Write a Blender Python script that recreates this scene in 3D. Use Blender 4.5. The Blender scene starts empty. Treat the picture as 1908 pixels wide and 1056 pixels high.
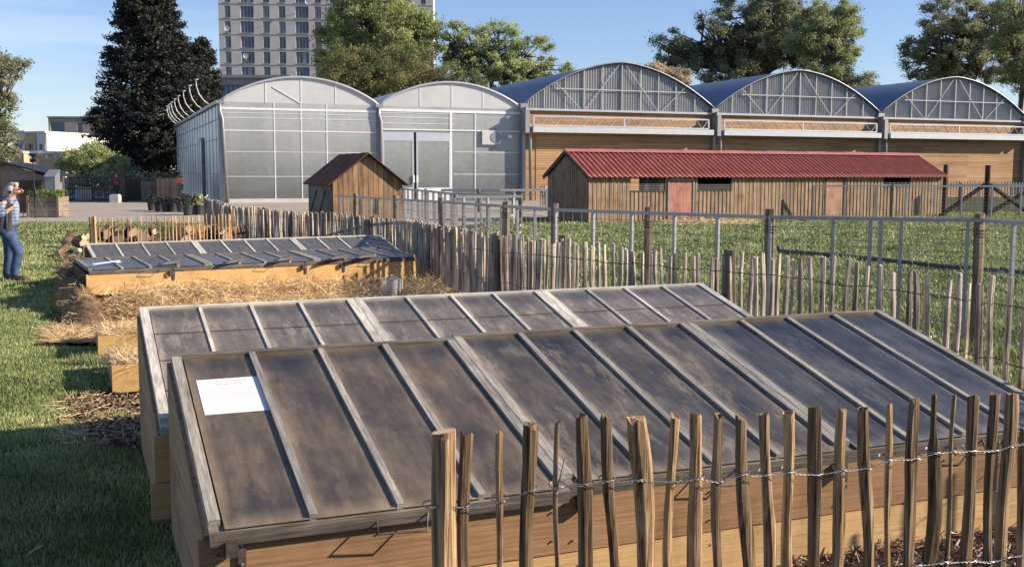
import bpy, bmesh, math, random
import numpy as np
from mathutils import Vector, Matrix
R_ = math.radians
C = bpy.context.scene.collection
# ------------------------------------------------------------------ camera
F, PITCH, ROLL, CAMZ = 1992.0, 0.1028, -0.002, 1.7
fw = Vector((0, math.cos(PITCH), -math.sin(PITCH)))
r0 = Vector((1, 0, 0)); u0 = r0.cross(fw)
RT = r0*math.cos(ROLL) - u0*math.sin(ROLL)
UP = r0*math.sin(ROLL) + u0*math.cos(ROLL)
cd = bpy.data.cameras.new('camera'); cam = bpy.data.objects.new('camera', cd); C.objects.link(cam)
cam.matrix_world = Matrix(((RT.x, UP.x, -fw.x, 0), (RT.y, UP.y, -fw.y, 0), (RT.z, UP.z, -fw.z, CAMZ), (0, 0, 0, 1)))
cd.sensor_width = 36; cd.lens = 36*F/1908; cd.clip_start = 0.05; cd.clip_end = 3000
bpy.context.scene.camera = cam
# ------------------------------------------------------------------ light
SUN_AZ, SUN_EL = 95, 26
w = bpy.data.worlds.new('World'); bpy.context.scene.world = w; w.use_nodes = True
wt = w.node_tree; wt.nodes.clear()
def nn(t, kind, **kw):
    n = t.nodes.new(kind)
    for k, v in kw.items(): setattr(n, k, v)
    return n
sky = nn(wt, 'ShaderNodeTexSky', sky_type='NISHITA', sun_disc=False)
sky.sun_elevation = R_(SUN_EL); sky.sun_rotation = R_(SUN_AZ); sky.air_density = 1.0; sky.dust_density = .15; sky.ozone_density = 3.2
bg = nn(wt, 'ShaderNodeBackground'); bg.inputs[1].default_value = 0.082
wo = nn(wt, 'ShaderNodeOutputWorld')
tc = nn(wt, 'ShaderNodeTexCoord'); mp = nn(wt, 'ShaderNodeMapping'); mp.inputs['Scale'].default_value = (1.6, 1.2, 14); mp.inputs['Rotation'].default_value = (0, R_(-4), 0)
nz = nn(wt, 'ShaderNodeTexNoise'); nz.inputs['Scale'].default_value = 1.6; nz.inputs['Detail'].default_value = 7; nz.inputs['Roughness'].default_value = .55
cr = nn(wt, 'ShaderNodeMapRange'); cr.inputs[1].default_value = .44; cr.inputs[2].default_value = .78; cr.inputs[4].default_value = .55
sp = nn(wt, 'ShaderNodeSeparateXYZ'); lf = nn(wt, 'ShaderNodeMapRange'); lf.inputs[1].default_value = -.08; lf.inputs[2].default_value = -.36
ml = nn(wt, 'ShaderNodeMath', operation='MULTIPLY'); mx = nn(wt, 'ShaderNodeMixRGB'); mx.inputs[2].default_value = (7.2, 7.8, 8.4, 1)
L_ = wt.links.new
blu = nn(wt, 'ShaderNodeMixRGB', blend_type='MULTIPLY'); blu.inputs[0].default_value = 1; blu.inputs[2].default_value = (1.02, 1.0, 1.16, 1)
L_(tc.outputs['Generated'], mp.inputs[0]); L_(mp.outputs[0], nz.inputs[0]); L_(nz.outputs[0], cr.inputs[0])
L_(tc.outputs['Generated'], sp.inputs[0]); L_(sp.outputs[0], lf.inputs[0]); L_(lf.outputs[0], ml.inputs[0]); L_(cr.outputs[0], ml.inputs[1])
L_(ml.outputs[0], mx.inputs[0]); L_(sky.outputs[0], blu.inputs[1]); L_(blu.outputs[0], mx.inputs[1]); L_(mx.outputs[0], bg.inputs[0]); L_(bg.outputs[0], wo.inputs[0])
sl = bpy.data.lights.new('sun', 'SUN'); sl.energy = 5.0; sl.angle = R_(.6); sl.color = (1, .86, .68)
so = bpy.data.objects.new('sun', sl); C.objects.link(so)
sd = Vector((math.sin(R_(SUN_AZ))*math.cos(R_(SUN_EL)), math.cos(R_(SUN_AZ))*math.cos(R_(SUN_EL)), math.sin(R_(SUN_EL))))
so.rotation_euler = sd.to_track_quat('Z', 'Y').to_euler()
so.location = sd*60
vs = bpy.context.scene.view_settings; vs.view_transform = 'Standard'; vs.look = 'None'; vs.exposure = 0.76; vs.gamma = 1
try:
    cy = bpy.context.scene.cycles; cy.max_bounces = 8; cy.transparent_max_bounces = 24; cy.caustics_reflective = False; cy.caustics_refractive = False
except Exception: pass
# ------------------------------------------------------------------ picture -> place helpers
def ray(px, py): return fw + RT*((px-954)/F) - UP*((py-528)/F)
def G(px, py, z=0.0):
    d = ray(px, py); t = (z-CAMZ)/d.z; return Vector((0, 0, CAMZ)) + d*t
def AY(px, py, Y):
    d = ray(px, py); return Vector((0, 0, CAMZ)) + d*(Y/d.y)
def plane_uz(px, py, O, az):           # where a sight line meets the upright plane through O along azimuth az: (u along, z)
    l = Vector((math.sin(az), math.cos(az), 0)); n = Vector((l.y, -l.x, 0)); d = ray(px, py)
    o = Vector((O[0], O[1], 0)); t = (o.dot(n))/d.dot(n); p = d*t
    return (p-o).dot(l), p.z+CAMZ
# ------------------------------------------------------------------ materials
MATS = {}
def newmat(name):
    m = bpy.data.materials.new(name); m.use_nodes = True; t = m.node_tree; t.nodes.clear()
    o = nn(t, 'ShaderNodeOutputMaterial'); MATS[name] = m; return m, t, o
def ramp(t, stops):
    r = nn(t, 'ShaderNodeValToRGB'); e = r.color_ramp.elements
    while len(e) > 1: e.remove(e[-1])
    e[0].position = stops[0][0]; e[0].color = (*stops[0][1], 1)
    for p, c in stops[1:]:
        x = e.new(p); x.color = (*c, 1)
    return r
def noise(t, scale, detail=6, rough=.6, sc=(1, 1, 1), coord='Object', rot=(0, 0, 0)):
    c = nn(t, 'ShaderNodeTexCoord'); m = nn(t, 'ShaderNodeMapping'); m.inputs['Scale'].default_value = sc; m.inputs['Rotation'].default_value = rot
    n = nn(t, 'ShaderNodeTexNoise'); n.inputs['Scale'].default_value = scale; n.inputs['Detail'].default_value = detail; n.inputs['Roughness'].default_value = rough
    t.links.new(c.outputs[coord], m.inputs[0]); t.links.new(m.outputs[0], n.inputs[0]); return n
def bump(t, src, b, strength=.3, dist=.01):
    n = nn(t, 'ShaderNodeBump'); n.inputs['Strength'].default_value = strength; n.inputs['Distance'].default_value = dist
    t.links.new(src, n.inputs['Height']); t.links.new(n.outputs[0], b.inputs['Normal'])
def mixc(t, a, b, f, mode='MIX'):
    m = nn(t, 'ShaderNodeMixRGB', blend_type=mode)
    for i, v in ((0, f), (1, a), (2, b)):
        if hasattr(v, 'is_output') or isinstance(v, bpy.types.NodeSocket): t.links.new(v, m.inputs[i])
        elif isinstance(v, (int, float)): m.inputs[i].default_value = v
        else: m.inputs[i].default_value = (*v, 1)
    return m.outputs[0]
def plain(name, col, rough=.6, metal=0, var=.15, scale=8, sc=(1, 1, 1), bmp=.15, dist=.004, spec=.5):
    m, t, o = newmat(name); b = nn(t, 'ShaderNodeBsdfPrincipled'); n = noise(t, scale, sc=sc)
    r = ramp(t, [(.3, tuple(c*(1-var) for c in col)), (.7, tuple(min(1, c*(1+var)) for c in col))])
    t.links.new(n.outputs[0], r.inputs[0]); t.links.new(r.outputs[0], b.inputs['Base Color'])
    b.inputs['Roughness'].default_value = rough; b.inputs['Metallic'].default_value = metal; b.inputs['Specular IOR Level'].default_value = spec
    if bmp: bump(t, n.outputs[0], b, bmp, dist)
    t.links.new(b.outputs[0], o.inputs[0]); return m
def wood(name, dark, mid, light, sc=(1, 1, 1), scale=6, rough=.8, tint=True, knots=True, bmp=.5, dist=.003, cracks=False):
    # fibre grain runs along the axis with the small scale; 'tint' is a per-board attribute
    m, t, o = newmat(name); b = nn(t, 'ShaderNodeBsdfPrincipled')
    n = noise(t, scale, 8, .65, sc); r = ramp(t, [(.28, dark), (.5, mid), (.74, light)])
    t.links.new(n.outputs[0], r.inputs[0]); col = r.outputs[0]
    n2 = noise(t, 2.1, 7, .65, (1, 1, 1)); r2 = ramp(t, [(.34, (.45, .42, .4)), (.46, (.85, .83, .81)), (.62, (1.08, 1.06, 1.02))])
    t.links.new(n2.outputs[0], r2.inputs[0]); col = mixc(t, col, r2.outputs[0], .7, 'MULTIPLY')
    if tint:
        a = nn(t, 'ShaderNodeAttribute', attribute_name='tint'); r3 = ramp(t, [(0, (.24, .24, .26)), (.3, (.55, .54, .54)), (.6, (1, 1, 1)), (1, (1.55, 1.42, 1.2))] if cracks else [(0, (.5, .5, .54)), (.5, (1, 1, 1)), (1, (1.45, 1.35, 1.15))])
        t.links.new(a.outputs['Fac'], r3.inputs[0]); col = mixc(t, col, r3.outputs[0], .85, 'MULTIPLY')
    if cracks:
        nc = noise(t, 3.3, 5, .6, (30, 30, 1.1)); rc = ramp(t, [(.36, (.18, .13, .1)), (.42, (.75, .7, .66)), (.47, (1, 1, 1))]); t.links.new(nc.outputs[0], rc.inputs[0]); col = mixc(t, col, rc.outputs[0], .9, 'MULTIPLY')
        ng = noise(t, 1.1, 4, .6, (3, 3, 1.4)); rg_ = ramp(t, [(.42, (1, 1, 1)), (.6, (.5, .52, .55))]); t.links.new(ng.outputs[0], rg_.inputs[0]); col = mixc(t, col, rg_.outputs[0], .75, 'MULTIPLY')
    if knots:
        v = nn(t, 'ShaderNodeTexVoronoi'); c = nn(t, 'ShaderNodeTexCoord'); km = nn(t, 'ShaderNodeMapping'); km.inputs['Scale'].default_value = (.45, .45, 1.0) if sc[0] <= 1 else (1, 1, .5); v.inputs['Scale'].default_value = 4.2
        t.links.new(c.outputs['Object'], km.inputs[0]); t.links.new(km.outputs[0], v.inputs[0]); r4 = ramp(t, [(.03, (.22, .14, .09)), (.055, (.6, .48, .38)), (.1, (1, 1, 1))])
        t.links.new(v.outputs['Distance'], r4.inputs[0]); col = mixc(t, col, r4.outputs[0], .8, 'MULTIPLY')
    t.links.new(col, b.inputs['Base Color']); b.inputs['Roughness'].default_value = rough; b.inputs['Specular IOR Level'].default_value = .25
    bump(t, n.outputs[0], b, bmp, dist); t.links.new(b.outputs[0], o.inputs[0]); return m
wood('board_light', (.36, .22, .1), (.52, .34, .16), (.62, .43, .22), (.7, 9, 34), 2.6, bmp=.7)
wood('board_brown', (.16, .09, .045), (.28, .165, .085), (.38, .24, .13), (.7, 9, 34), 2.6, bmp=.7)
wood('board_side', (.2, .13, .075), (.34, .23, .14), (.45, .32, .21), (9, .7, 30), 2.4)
wood('board_yellow', (.5, .3, .12), (.62, .39, .16), (.68, .46, .21), (.7, 9, 34), 2.6, bmp=.7)
wood('sash_grey', (.13, .125, .115), (.28, .27, .25), (.48, .46, .43), (16, 1, 16), 5, bmp=.8)
wood('sash_rail', (.06, .052, .045), (.15, .133, .115), (.28, .255, .22), (1, 16, 16), 5, bmp=.8)
wood('sash_pale', (.25, .24, .22), (.5, .49, .46), (.72, .71, .68), (9, 1, 9), 7)
wood('sash_pale_rail', (.25, .24, .22), (.5, .49, .46), (.7, .69, .66), (1, 9, 9), 7)
wood('sash_dark', (.05, .045, .04), (.13, .12, .11), (.24, .23, .22), (4, 4, 4), 6)
wood('picket', (.08, .045, .025), (.42, .28, .16), (.82, .6, .36), (26, 26, .9), 3.0, knots=False, bmp=1.0, dist=.012, cracks=True)
wood('picket_grey', (.17, .145, .12), (.52, .46, .385), (.84, .77, .67), (20, 20, 1.2), 3, knots=False, bmp=.9, dist=.008, cracks=True)
wood('picket_new', (.32, .2, .1), (.52, .34, .17), (.66, .46, .25), (20, 20, 1.5), 3, knots=False, bmp=.6)
wood('post_round', (.12, .09, .06), (.26, .2, .14), (.42, .33, .23), (16, 16, 1.2), 3, knots=False)
wood('shed_wood', (.17, .118, .078), (.31, .225, .152), (.46, .355, .25), (10, 10, .8), 2.2, bmp=.4)
wood('shed_door', (.3, .12, .09), (.42, .19, .15), (.5, .28, .22), (10, 10, .8), 2.2, knots=False)
wood('shed_door_faded', (.28, .15, .1), (.4, .24, .16), (.5, .34, .24), (10, 10, .8), 2.2, knots=False)
wood('hut_wood', (.14, .08, .045), (.28, .178, .105), (.4, .275, .17), (9, 9, .8), 2.2, bmp=.4)
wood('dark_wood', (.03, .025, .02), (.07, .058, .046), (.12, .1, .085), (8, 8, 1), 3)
wood('planter_wood', (.12, .1, .085), (.24, .2, .165), (.34, .29, .24), (1, 8, 8), 3)
wood('log_bark', (.07, .045, .03), (.17, .11, .07), (.3, .2, .13), (6, 6, 6), 3, knots=False, bmp=1, dist=.02)
plain('log_end', (.55, .4, .25), .8, scale=14)
plain('cut_wood', (.66, .45, .24), .7, scale=20, var=.12)
def planks(name, rowh, cols, length=3.2):
    m, t, o = newmat(name); b = nn(t, 'ShaderNodeBsdfPrincipled'); c = nn(t, 'ShaderNodeTexCoord'); s = nn(t, 'ShaderNodeSeparateXYZ'); k = nn(t, 'ShaderNodeCombineXYZ')
    t.links.new(c.outputs['Object'], s.inputs[0]); t.links.new(s.outputs[0], k.inputs[0]); t.links.new(s.outputs[2], k.inputs[1])
    br = nn(t, 'ShaderNodeTexBrick'); br.offset = .37; br.inputs['Scale'].default_value = 1; br.inputs['Row Height'].default_value = rowh; br.inputs['Brick Width'].default_value = length
    br.inputs['Mortar Size'].default_value = .006; br.inputs['Mortar Smooth'].default_value = .2; br.inputs['Bias'].default_value = -.1
    br.inputs['Color1'].default_value = (*cols[0], 1); br.inputs['Color2'].default_value = (*cols[1], 1); br.inputs['Mortar'].default_value = (.05, .03, .015, 1)
    t.links.new(k.outputs[0], br.inputs[0])
    n = noise(t, 2.2, 6, .6, (.6, 1, 6)); r = ramp(t, [(.3, (.68, .66, .64)), (.7, (1.12, 1.1, 1.06))]); t.links.new(n.outputs[0], r.inputs[0])
    n3 = noise(t, .16, 3, .5); r5 = ramp(t, [(.35, (.72, .66, .6)), (.65, (1.12, 1.12, 1.1))]); t.links.new(n3.outputs[0], r5.inputs[0])
    col = mixc(t, br.outputs[0], r.outputs[0], .8, 'MULTIPLY'); col = mixc(t, col, r5.outputs[0], .8, 'MULTIPLY')
    t.links.new(col, b.inputs['Base Color']); b.inputs['Roughness'].default_value = .75
    bump(t, br.outputs['Fac'], b, -.6, .01); t.links.new(b.outputs[0], o.inputs[0]); return m
planks('larch_cladding', .145, ((.52, .325, .165), (.33, .19, .095)), 4.1)
plain('galvanised', (.31, .32, .33), .45, .55, .15, 14)
plain('poly_frame', (.7, .72, .73), .5, .1, .1, 6, bmp=0)
plain('gable_bar', (.42, .44, .46), .5, .1, .1, 6, bmp=0)
plain('pipe_dark', (.1, .1, .098), .75, 0, .2, 6, bmp=0, spec=.2)
plain('galv_dark', (.24, .26, .28), .5, .5, .2, 10)
plain('alu', (.62, .64, .66), .35, .6, .06, 4, bmp=0)
plain('white_flash', (.52, .55, .58), .45, .2, .08, 3, bmp=0)
plain('white_panel', (.75, .77, .78), .4, 0, .05, 3, bmp=0)
plain('wire', (.3, .3, .3), .35, .8, .1, 30, bmp=0)
plain('mesh_wire', (.22, .22, .2), .5, .5, .1, 30, bmp=0)
plain('iron_dark', (.09, .07, .06), .6, .5, .4, 40)
plain('black_metal', (.025, .025, .028), .5, .4, .2, 10)
plain('black_plastic', (.03, .032, .035), .55, 0, .3, 5)
plain('concrete', (.5, .485, .46), .85, 0, .12, .6, bmp=.1)
plain('concrete_pod', (.27, .26, .25), .85, 0, .12, .4, bmp=.1)
plain('render_white', (.78, .75, .7), .8, 0, .05, .6, bmp=.1)
plain('render_cream', (.62, .42, .26), .8, 0, .08, .6, bmp=.1)
plain('render_tan', (.42, .36, .29), .8, 0, .06, .4, bmp=.1)
plain('stone_pale', (.62, .55, .44), .85, 0, .2, 5)
plain('blue_roof', (.09, .135, .21), .5, .0, .18, 1.4, (12, .3, 1), bmp=.1)
plain('red_roof', (.28, .075, .052), .5, 0, .38, 3.2, (2.5, .7, 1), bmp=.1)
plain('red_ridge', (.38, .13, .12), .5, 0, .15, 2)
plain('brown_roof', (.14, .068, .045), .9, 0, .35, 3, spec=.1)
plain('paper', (.72, .72, .72), .5, 0, .01, 3, bmp=0)
plain('paper_blue', (.2, .32, .55), .5, 0, .03, 3, bmp=0)
plain('ink', (.5, .52, .54), .6, 0, .02, 3, bmp=0)
plain('blue_strip', (.6, .68, .78), .3, .2, .05, 6, bmp=0)
plain('dish_white', (.8, .8, .8), .5, 0, .03, 3, bmp=0)
plain('jeans', (.05, .085, .17), .9, 0, .5, 9, bmp=.6, dist=.01)
plain('vest', (.055, .06, .07), .9, 0, .35, 8, bmp=.5, dist=.01)
plain('skin', (.55, .3, .2), .55, 0, .12, 16, bmp=.1)
plain('hair', (.4, .38, .35), .6, 0, .35, 18, (1, 1, .3), bmp=.8, dist=.01)
plain('shoe', (.05, .035, .03), .6, 0, .3, 10)
plain('red_glass', (.16, .02, .03), .15, 0, .05, 3, bmp=0)
plain('red_top', (.55, .03, .04), .8, 0, .1, 5)
plain('dark_cloth', (.03, .03, .04), .9, 0, .2, 5)
plain('orange_sign', (.4, .1, .04), .6, 0, .1, 4)
plain('soil_inner', (.17, .13, .09), .95, 0, .45, 7, bmp=1, dist=.05, spec=.1)
plain('straw_base', (.42, .28, .14), .95, 0, .45, 12, bmp=1, dist=.05, spec=.1)
plain('straw_shaded', (.2, .135, .075), .95, 0, .45, 10, bmp=1, dist=.05, spec=.1)  # darker copy of the straw base, the left bank's shade in its colour
plain('bank_earth', (.1, .075, .05), .95, 0, .4, 5, bmp=1, dist=.06, spec=.1)
def check_shirt():
    m, t, o = newmat('check_shirt'); b = nn(t, 'ShaderNodeBsdfPrincipled'); c = nn(t, 'ShaderNodeTexCoord'); outs = []
    for d in ('X', 'Z'):
        wv = nn(t, 'ShaderNodeTexWave', wave_type='BANDS', bands_direction=d); wv.inputs['Scale'].default_value = 6; t.links.new(c.outputs['Object'], wv.inputs[0])
        r = ramp(t, [(.3, (.06, .1, .19)), (.6, (.28, .33, .38))]); t.links.new(wv.outputs[0], r.inputs[0]); outs.append(r.outputs[0])
    t.links.new(mixc(t, outs[0], outs[1], .5), b.inputs['Base Color']); b.inputs['Roughness'].default_value = .9; t.links.new(b.outputs[0], o.inputs[0])
check_shirt()
def ground_mat(name, stops, scale, stops2=None, scale2=.4, rough=.95, bs=.6, bd=.03):
    m, t, o = newmat(name); b = nn(t, 'ShaderNodeBsdfPrincipled'); n = noise(t, scale, 9, .7); r = ramp(t, stops); t.links.new(n.outputs[0], r.inputs[0]); col = r.outputs[0]
    if stops2:
        n2 = noise(t, scale2, 5, .6); r2 = ramp(t, stops2); t.links.new(n2.outputs[0], r2.inputs[0]); col = mixc(t, col, r2.outputs[0], .9, 'MULTIPLY')
    t.links.new(col, b.inputs['Base Color']); b.inputs['Roughness'].default_value = rough; b.inputs['Specular IOR Level'].default_value = .15
    bump(t, n.outputs[0], b, bs, bd); t.links.new(b.outputs[0], o.inputs[0])
ground_mat('lawn', [(.3, (.02, .027, .01)), (.5, (.05, .062, .022)), (.7, (.1, .105, .045))], 5.5, [(.35, (.7, .75, .7)), (.65, (1.15, 1.1, 1))], .5)
ground_mat('gravel', [(.3, (.2, .18, .155)), (.5, (.36, .33, .29)), (.7, (.52, .48, .42))], 9, [(.3, (.85, .83, .8)), (.7, (1.1, 1.08, 1.05))], .3, bd=.02)
ground_mat('soil', [(.3, (.035, .022, .014)), (.52, (.1, .065, .045)), (.72, (.24, .16, .11))], 14, [(.3, (.6, .6, .6)), (.7, (1.1, 1.1, 1.1))], 1.2, bd=.05)
ground_mat('asphalt', [(.3, (.04, .04, .042)), (.7, (.075, .075, .078))], 8)
def leafmat(name, c0, c1, c2, trans=.45):
    m, t, o = newmat(name); a = nn(t, 'ShaderNodeAttribute', attribute_name='tint'); r = ramp(t, [(0, c0), (.5, c1), (1, c2)]); t.links.new(a.outputs['Fac'], r.inputs[0])
    d = nn(t, 'ShaderNodeBsdfPrincipled'); d.inputs['Roughness'].default_value = .55; d.inputs['Specular IOR Level'].default_value = .3; tr = nn(t, 'ShaderNodeBsdfTranslucent'); mxs = nn(t, 'ShaderNodeMixShader'); mxs.inputs[0].default_value = trans
    t.links.new(r.outputs[0], d.inputs['Base Color']); t.links.new(r.outputs[0], tr.inputs[0]); t.links.new(d.outputs[0], mxs.inputs[1]); t.links.new(tr.outputs[0], mxs.inputs[2]); t.links.new(mxs.outputs[0], o.inputs[0])
leafmat('leaf_plane', (0.172, 0.202, 0.087), (0.344, 0.394, 0.164), (0.646, 0.685, 0.347))
leafmat('leaf_olive', (0.150, 0.169, 0.085), (0.319, 0.361, 0.169), (0.592, 0.635, 0.340))
leafmat('leaf_dark', (0.094, 0.109, 0.066), (0.235, 0.265, 0.146), (0.586, 0.597, 0.385))
leafmat('leaf_spring', (0.180, 0.223, 0.095), (0.382, 0.444, 0.193), (0.726, 0.766, 0.425))
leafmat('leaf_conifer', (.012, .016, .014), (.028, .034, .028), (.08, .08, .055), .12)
leafmat('leaf_red', (0.084, 0.096, 0.040), (0.192, 0.228, 0.086), (0.408, 0.324, 0.172))
leafmat('leaf_red_old', (0.109, 0.119, 0.059), (0.220, 0.235, 0.109), (0.504, 0.287, 0.202))
leafmat('leaf_pale', (0.134, 0.157, 0.067), (0.269, 0.291, 0.168), (0.470, 0.470, 0.336))
leafmat('blossom', (.05, .06, .02), (.4, .32, .2), (.7, .58, .42))
leafmat('hedge', (.06, .1, .02), (.12, .19, .04), (.22, .3, .07))
leafmat('grass_blade', (0.101, 0.136, 0.043), (0.273, 0.338, 0.115), (0.604, 0.604, 0.316),.22)
leafmat('straw', (.42, .28, .12), (.7, .51, .27), (.92, .76, .5), .25)
leafmat('straw_stalk_shaded', (.14, .09, .05), (.3, .21, .12), (.5, .37, .22), .1)  # straw stalks darkened to carry the left bank's shade
leafmat('debris', (.03, .02, .015), (.2, .13, .08), (.5, .38, .24), .0)
plain('bark', (.09, .07, .055), .9, 0, .35, 4, (4, 4, .7), bmp=.8, dist=.04)
def glassmat(name, dirt0, dirt1, amount, lo, hi, sc=(3, 1, 1), rough=.12, scale=3, streak=.5, ior=1.45, grow=True, zf=None, marks=.22):
    # old horticultural glass: clear sheet with dried dirt, algae and water marks
    m, t, o = newmat(name)
    n = noise(t, scale, 9, .68, sc); n.inputs['Distortion'].default_value = .1
    n2 = noise(t, scale*3.3, 8, .7, (sc[0]*2, sc[1]*.6, 1)); rr = ramp(t, [(.3, dirt0), (.7, dirt1)]); t.links.new(n2.outputs[0], rr.inputs[0])
    f = nn(t, 'ShaderNodeMapRange'); f.inputs[1].default_value = .38; f.inputs[2].default_value = .62; f.inputs[3].default_value = lo; f.inputs[4].default_value = hi; t.links.new(n.outputs[0], f.inputs[0]); fo = f.outputs[0]
    if zf:        # lit roof above, dim interior below put into film: whiter high, clearer low
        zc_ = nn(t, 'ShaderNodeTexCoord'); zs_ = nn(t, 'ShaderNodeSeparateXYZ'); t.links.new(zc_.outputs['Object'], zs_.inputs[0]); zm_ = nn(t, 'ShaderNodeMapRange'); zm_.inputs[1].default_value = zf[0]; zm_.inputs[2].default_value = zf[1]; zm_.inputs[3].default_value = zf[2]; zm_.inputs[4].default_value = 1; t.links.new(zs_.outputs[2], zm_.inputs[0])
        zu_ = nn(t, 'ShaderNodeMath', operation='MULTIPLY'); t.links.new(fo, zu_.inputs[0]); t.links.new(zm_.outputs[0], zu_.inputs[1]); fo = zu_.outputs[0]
    if grow:      # hard edged dried water marks over the soft film, different on every pane
        oi = nn(t, 'ShaderNodeObjectInfo'); cc = nn(t, 'ShaderNodeTexCoord'); va = nn(t, 'ShaderNodeVectorMath', operation='MULTIPLY_ADD'); va.inputs[1].default_value = (3.2, .9, 1)
        kx = nn(t, 'ShaderNodeCombineXYZ'); mu = nn(t, 'ShaderNodeMath', operation='MULTIPLY'); mu.inputs[1].default_value = 37; t.links.new(oi.outputs['Random'], mu.inputs[0])
        for q in range(3): t.links.new(mu.outputs[0], kx.inputs[q])
        t.links.new(cc.outputs['Object'], va.inputs[0]); t.links.new(kx.outputs[0], va.inputs[2])
        n5 = nn(t, 'ShaderNodeTexNoise'); n5.inputs['Scale'].default_value = 2.1; n5.inputs['Detail'].default_value = 10; n5.inputs['Roughness'].default_value = .74; n5.inputs['Distortion'].default_value = .15; t.links.new(va.outputs[0], n5.inputs[0])
        h5 = nn(t, 'ShaderNodeMapRange'); h5.inputs[1].default_value = .53; h5.inputs[2].default_value = .575; h5.inputs[4].default_value = marks; t.links.new(n5.outputs[0], h5.inputs[0])
        n6 = nn(t, 'ShaderNodeTexNoise'); n6.inputs['Scale'].default_value = 90; n6.inputs['Detail'].default_value = 2; t.links.new(cc.outputs['Object'], n6.inputs[0]); h6 = nn(t, 'ShaderNodeMapRange'); h6.inputs[1].default_value = .74; h6.inputs[2].default_value = .78; h6.inputs[4].default_value = .5; t.links.new(n6.outputs[0], h6.inputs[0])
        ad = nn(t, 'ShaderNodeMath', operation='ADD'); ad2 = nn(t, 'ShaderNodeMath', operation='ADD', use_clamp=True); t.links.new(fo, ad.inputs[0]); t.links.new(h5.outputs[0], ad.inputs[1]); t.links.new(ad.outputs[0], ad2.inputs[0]); t.links.new(h6.outputs[0], ad2.inputs[1]); fo = ad2.outputs[0]
        gc = nn(t, 'ShaderNodeSeparateXYZ'); t.links.new(cc.outputs['Generated'], gc.inputs[0]); prev = None
        for ax, wdt in ((0, .16), (1, .07)):     # distance to the nearest pane edge
            sb = nn(t, 'ShaderNodeMath', operation='SUBTRACT'); sb.inputs[1].default_value = .5; t.links.new(gc.outputs[ax], sb.inputs[0]); ab = nn(t, 'ShaderNodeMath', operation='ABSOLUTE'); t.links.new(sb.outputs[0], ab.inputs[0])
            mr = nn(t, 'ShaderNodeMapRange'); mr.inputs[1].default_value = .5-wdt; mr.inputs[2].default_value = .5; t.links.new(ab.outputs[0], mr.inputs[0])
            if prev is None: prev = mr.outputs[0]
            else: mxn = nn(t, 'ShaderNodeMath', operation='MAXIMUM'); t.links.new(prev, mxn.inputs[0]); t.links.new(mr.outputs[0], mxn.inputs[1]); prev = mxn.outputs[0]
        em = nn(t, 'ShaderNodeMath', operation='MULTIPLY'); t.links.new(prev, em.inputs[0]); t.links.new(n5.outputs[0], em.inputs[1]); ee = nn(t, 'ShaderNodeMath', operation='MULTIPLY_ADD', use_clamp=True); ee.inputs[1].default_value = .9; t.links.new(em.outputs[0], ee.inputs[0]); t.links.new(fo, ee.inputs[2]); fo = ee.outputs[0]
        # film thinned at each pane top to imitate the shaded band under the rail
        tp = nn(t, 'ShaderNodeMapRange'); tp.inputs[1].default_value = .84; tp.inputs[2].default_value = .96; tp.inputs[3].default_value = 1; tp.inputs[4].default_value = .45; t.links.new(gc.outputs[1], tp.inputs[0]); tm = nn(t, 'ShaderNodeMath', operation='MULTIPLY'); t.links.new(fo, tm.inputs[0]); t.links.new(tp.outputs[0], tm.inputs[1]); fo = tm.outputs[0]
    d0 = nn(t, 'ShaderNodeBsdfDiffuse'); t.links.new(rr.outputs[0], d0.inputs[0]); tl = nn(t, 'ShaderNodeBsdfTranslucent'); t.links.new(rr.outputs[0], tl.inputs[0]); d = nn(t, 'ShaderNodeMixShader'); d.inputs[0].default_value = .12 if grow else .32; t.links.new(d0.outputs[0], d.inputs[1]); t.links.new(tl.outputs[0], d.inputs[2]); tr = nn(t, 'ShaderNodeBsdfTransparent'); tr.inputs[0].default_value = (.81, .83, .79, 1)
    m1 = nn(t, 'ShaderNodeMixShader'); t.links.new(fo, m1.inputs[0]); t.links.new(tr.outputs[0], m1.inputs[1]); t.links.new(d.outputs[0], m1.inputs[2])
    g = nn(t, 'ShaderNodeBsdfGlossy'); fr = nn(t, 'ShaderNodeFresnel'); fr.inputs[0].default_value = ior
    ro = nn(t, 'ShaderNodeMapRange'); ro.inputs[1].default_value = .35; ro.inputs[2].default_value = .65; ro.inputs[3].default_value = rough; ro.inputs[4].default_value = rough+.3; t.links.new(n2.outputs[0], ro.inputs[0]); t.links.new(ro.outputs[0], g.inputs['Roughness'])
    am = nn(t, 'ShaderNodeMath', operation='MULTIPLY'); am.inputs[1].default_value = amount; t.links.new(fr.outputs[0], am.inputs[0])
    m2 = nn(t, 'ShaderNodeMixShader'); t.links.new(am.outputs[0], m2.inputs[0]); t.links.new(m1.outputs[0], m2.inputs[1]); t.links.new(g.outputs[0], m2.inputs[2]); t.links.new(m2.outputs[0], o.inputs[0]); return m
glassmat('glass_old', (.215, .165, .115), (.39, .31, .22), .75, .16, .5, (1.1, .7, 1), .05, 1.9, marks=.12)
glassmat('glass_mid', (.19, .16, .12), (.38, .33, .26), .9, .14, .46, (1.1, .7, 1), .04, 1.9, marks=.28)
glassmat('glass_right', (.17, .16, .14), (.32, .3, .26), 1.15, .12, .36, (1.1, .6, 1), .03, 1.9, marks=.14)
glassmat('glass_pale', (.25, .22, .18), (.44, .39, .33), .7, .3, .6, (1.2, .9, 1), .06, 2.4, marks=.3)
glassmat('glass_blue', (.2, .195, .185), (.32, .31, .29), .75, .45, .62, (3, 1, 1), .12, 3, grow=False)
glassmat('polycarbonate', (.62, .66, .68), (.74, .78, .79), 1.3, .6, .8, (.3, .3, .1), .12, 1, grow=False, zf=(.6, 4.8, .38))
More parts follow.
